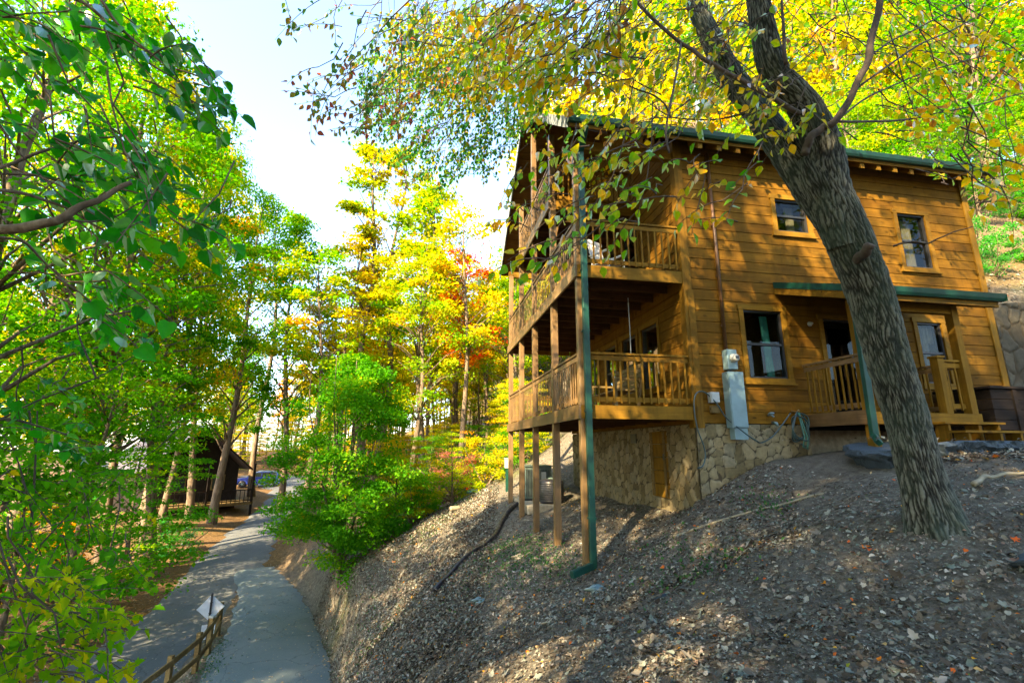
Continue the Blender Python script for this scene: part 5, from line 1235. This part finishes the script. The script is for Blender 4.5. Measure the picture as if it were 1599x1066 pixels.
def sapling(lines,polys,pal,label,shape,size,t0):
    a=lines[0][0];p=at(*a);z=gz(p.x,p.y);B_=Vector((p.x,p.y,z-.05));e=empty('maple_sapling',B_,0,label,'sapling')
    bb=MB();tw=bb;bf=[[],[],[],[],[]]
    for k,Ls in enumerate(lines):
        pts=[(0,0,-.1)]+[tuple(at(*q)-B_) for q in Ls] if k==0 else [tuple(at(*q)-B_) for q in Ls]
        P=dens([(*q,0) for q in pts],5)[:,:3];r=.022 if k==0 else .010;bb.tube(P,list(np.linspace(r,r*.25,len(P))),7)
    for poly,n,Y,t in polys: cloud(poly,n,Y,size,t,.16,(.7,.0,-.15),bf,tw,B_,(5,9),(.25,.5),.25,.14,.3)
    emit(bf,'foliage',e,pal,shape);bb.build('stem',M['twig'],e,True);return e
sapling([[(15,1050,5.2),(38,940,5.2),(50,800,5.3),(55,720,5.3),(60,600,5.4)],[(50,800,5.3),(20,700,5.2),(-20,660,5.2)],[(45,870,5.2),(110,800,5.3),(170,740,5.4)],[(40,930,5.2),(100,900,5.0),(160,880,4.9)]],
  [([(-30,690),(90,680),(190,720),(240,790),(180,840),(60,800),(-20,780)],34,(4.8,6.2),.4),([(-30,800),(100,800),(220,850),(230,910),(120,930),(0,900)],40,(4.6,6.),.4),([(0,590),(120,600),(150,660),(60,690),(-20,660)],12,(5,6),.3)],
  'fresh','slender maple sapling with light green lobed leaves beside the lane',MAPLE,.088,.5)
sapling([[(-40,1150,3.6),(10,1030,3.7),(60,960,3.8),(120,930,3.9)],[(0,1050,3.7),(60,1036,3.8),(140,1012,3.9),(180,1008,3.9)]],
  [([(-30,900),(90,890),(200,930),(200,980),(100,1000),(-20,1000)],32,(3.4,4.4),.35),([(-20,990),(110,985),(200,1000),(205,1050),(100,1062),(-20,1066)],22,(3.3,4.2),.45)],
  'ygreen','low maple sapling with yellowing lobed leaves nearest the viewer',MAPLE,.08,.6)
sapling([[(-60,800,4.4),(-30,700,4.4),(0,655,4.4),(70,668,4.5),(140,690,4.6)],[(0,655,4.4),(60,625,4.5),(150,590,4.7),(220,550,4.9),(270,525,5.0)],[(150,590,4.7),(120,500,4.8),(165,450,4.9)]],
  [([(-20,600),(120,580),(180,640),(160,700),(40,700)],12,(4.2,5.),.35),([(100,470),(260,480),(280,540),(180,580),(110,560)],7,(4.5,5.2),.4)],
  'dark','thin arching sapling with dark leaves, stretching across the tall trunks',BROAD,.09,.4)
# ------------------------------------------------------------------ dry leaves and weeds
def litter(n,rmin,rmax,a0,a1,smin,smax,lift,seed,raw=False,road=False):
    rg=np.random.default_rng(seed)
    r=np.exp(rg.uniform(np.log(rmin),np.log(rmax),n));a=rg.uniform(a0,a1,n)
    X=r*np.sin(a);Y=r*np.cos(a);lx,ly=wl(X,Y)
    k=~((lx>2.2)&(lx<9.9)&(ly>-.05)&(ly<7.8))&~((lx>3.6)&(ly>-2.45)&(ly<0.02)&(lx<14)&(rg.uniform(0,1,n)>.03))
    dr,_,w1=road_dist(X,Y,ROADP[::4]);dd,_,w2=road_dist(X,Y,DRIVEP[::4]);onr=(dr<w1*.97)|(dd<w2*.97)
    k&=~onr|(rg.uniform(0,1,n)>.90)
    patch=fbm(X*.55,Y*.55,4,77)+.35*sst(-1,3.,X)*sst(11,7,Y)-.2
    k&=(rg.uniform(0,1,n)<np.clip(.9+.6*patch,.7,1))|onr
    if road:
        edge=np.minimum(dr/w1,dd/w2);k=onr&(rg.uniform(0,1,n)<.05+.4*sst(.7,.97,edge))
    X,Y,onr=X[k],Y[k],onr[k];m=len(X)
    e=.06;Z=height(X,Y);gxn=(height(X+e,Y)-Z)/e;gyn=(height(X,Y+e)-Z)/e
    for P,l in ((ROADP,.055),(DRIVEP,.062)):
        d,z,w=road_dist(X,Y,P);Z=np.where(d<w*.97,z+l,Z)
    lx,ly=wl(X,Y);Z=np.where((lx>3.6)&(ly>-2.4)&(ly<0)&(lx<14),.125,Z)
    Nn=np.stack([-gxn,-gyn,np.ones(m)],1)+rg.normal(0,.38,(m,3));Nn[onr]=np.array([0,0,1])+rg.normal(0,.15,(onr.sum(),3))
    A=rg.normal(0,1,(m,3));A=A-unit(Nn)*np.sum(A*unit(Nn),1)[:,None]
    Pq=np.stack([X,Y,Z+.006+lift*rg.uniform(0,1,m)**2],1)
    sz=smin+(smax-smin)*rg.uniform(0,1,m)**2.2
    t=np.clip(rg.beta(1.5,1.9,m)*.93+.30*fbm(X*.8,Y*.8,3,55)+.1*fbm(X*3,Y*3,2,57),0,.93);sp=rg.uniform(0,1,m);t=np.where(sp>.968,rg.uniform(.93,1,m),t);t=np.where(onr,rg.choice([.72,.92,.955,.5],m),t)
    if raw: return Pq,A,Nn,sz,t
    return leafquads(Pq,A,Nn,sz,.55,.16),t
a,b2=math.radians(-62),math.radians(62)
V1,t1=litter(170000,1.6,13,a,b2,.015,.052,.03,1)
V2,t2=litter(170000,6.5,40,a,math.radians(30),.03,.085,.03,2)
V3,t3=litter(30000,9,26,math.radians(35),math.radians(70),.04,.11,.03,5)
V4,t4=litter(26000,12.5,50,math.radians(-62),math.radians(-14),.05,.12,.02,6,road=True)
def bank_litter(n):
    rg=np.random.default_rng(8);X=rg.uniform(-7.5,-.5,n);Y=rg.uniform(8,23,n);dd,_,w2=road_dist(X,Y,DRIVEP[::4]);k=dd>w2*1.0;X,Y=X[k],Y[k];m=len(X)
    e=.06;Z=height(X,Y);Nn=np.stack([-(height(X+e,Y)-Z)/e,-(height(X,Y+e)-Z)/e,np.ones(m)],1)+rg.normal(0,.5,(m,3));A=rg.normal(0,1,(m,3));A=A-unit(Nn)*np.sum(A*unit(Nn),1)[:,None]
    return leafquads(np.stack([X,Y,Z+.005+.05*rg.uniform(0,1,m)**2],1),A,Nn,rg.uniform(.03,.10,m),.55,.2),np.clip(rg.beta(1.4,2.1,m)+.3*fbm(X*.8,Y*.8,3,55),0,.99)
V5,t5=bank_litter(80000);V1=np.concatenate([V1,V5]);t1=np.concatenate([t1,t5])
lit=tag(link('leaf_litter',leafmesh('leaf_litter',np.concatenate([V1,V2,V3,V4]),np.concatenate([t1,t2,t3,t4])),L['litter']),'dry fallen leaves covering the slope and dotting the lane','fallen leaves',kind='stuff')
for nm,sh,cnt,s0,s1,sd in (('broad_leaf_litter',BROAD,8500,.03,.065,3),('lobed_leaf_litter',MAPLE,4200,.035,.095,4)):
    P,A,Nn,sz,t=litter(cnt,1.6,7.5,a,b2,s0,s1,.03,sd,raw=True)
    tag(link(nm,nearleaves(nm,P,A,Nn,sz,t,sh,.5,RNG.uniform(-.5,.5,len(P))),L['litter']),'larger curled fallen leaves lying over the near slope' if sd==3 else 'lobed fallen leaves scattered over the near slope','fallen leaves',kind='stuff')
def weeds():
    n=2600;P=[];
    for cx,cy,r,k in ((-.2,11.2,.9,.25),(.35,10.2,.6,.2),(.9,9.4,.4,.1),(2.3,6.9,.7,.12),(-8.7,15.5,.5,.18),(-9.3,16.8,.5,.1),(3.9,7.6,.4,.05),(-4.2,14.5,.9,.14),(-2.8,17,1.2,.16),(-5.2,17.5,.7,.14),(-1.9,20,1.,.2),(-3.3,12.6,.8,.10)):
        m=int(n*k);P.append(np.c_[RNG.normal(cx,r*.55,m),RNG.normal(cy,r,m)])
    P=np.concatenate(P);z=height(P[:,0],P[:,1]);m=len(P);A=rnd(m,.8);A[:,2]=np.abs(A[:,2])*.7+.35;Nn=rnd(m,.6);Nn[:,2]+=.7
    V=leafquads(np.c_[P,z+RNG.uniform(0,.07,m)],A,Nn,RNG.uniform(.025,.07,m),.6)
    tag(link('weeds',leafmesh('weeds',V,RNG.uniform(0,.8,m)),L['weed']),'low green weeds around the foot of the balcony posts','weeds',kind='stuff')
weeds()
def roof_leaves():
    n=420;x=RNG.uniform(4.35,7.45,n);y=-1.62+.12*RNG.exponential(1.6,n);y=np.clip(y,-1.72,-.1);z=3.22+(-y/1.62)*-.60+.125
    P=np.array([[*lw(a_,b_),c_] for a_,b_,c_ in zip(x,y,z)]);Nn=rnd(n,.4);Nn[:,2]+=1;A=rnd(n);A[:,2]*=.2
    tag(link('roof_leaves',leafmesh('roof_leaves',leafquads(P,A,Nn,RNG.uniform(.03,.075,n),.6,.2),RNG.uniform(.3,.93,n)),L['litter']),'dry leaves caught along the porch roof gutter','fallen leaves',kind='stuff')
roof_leaves()
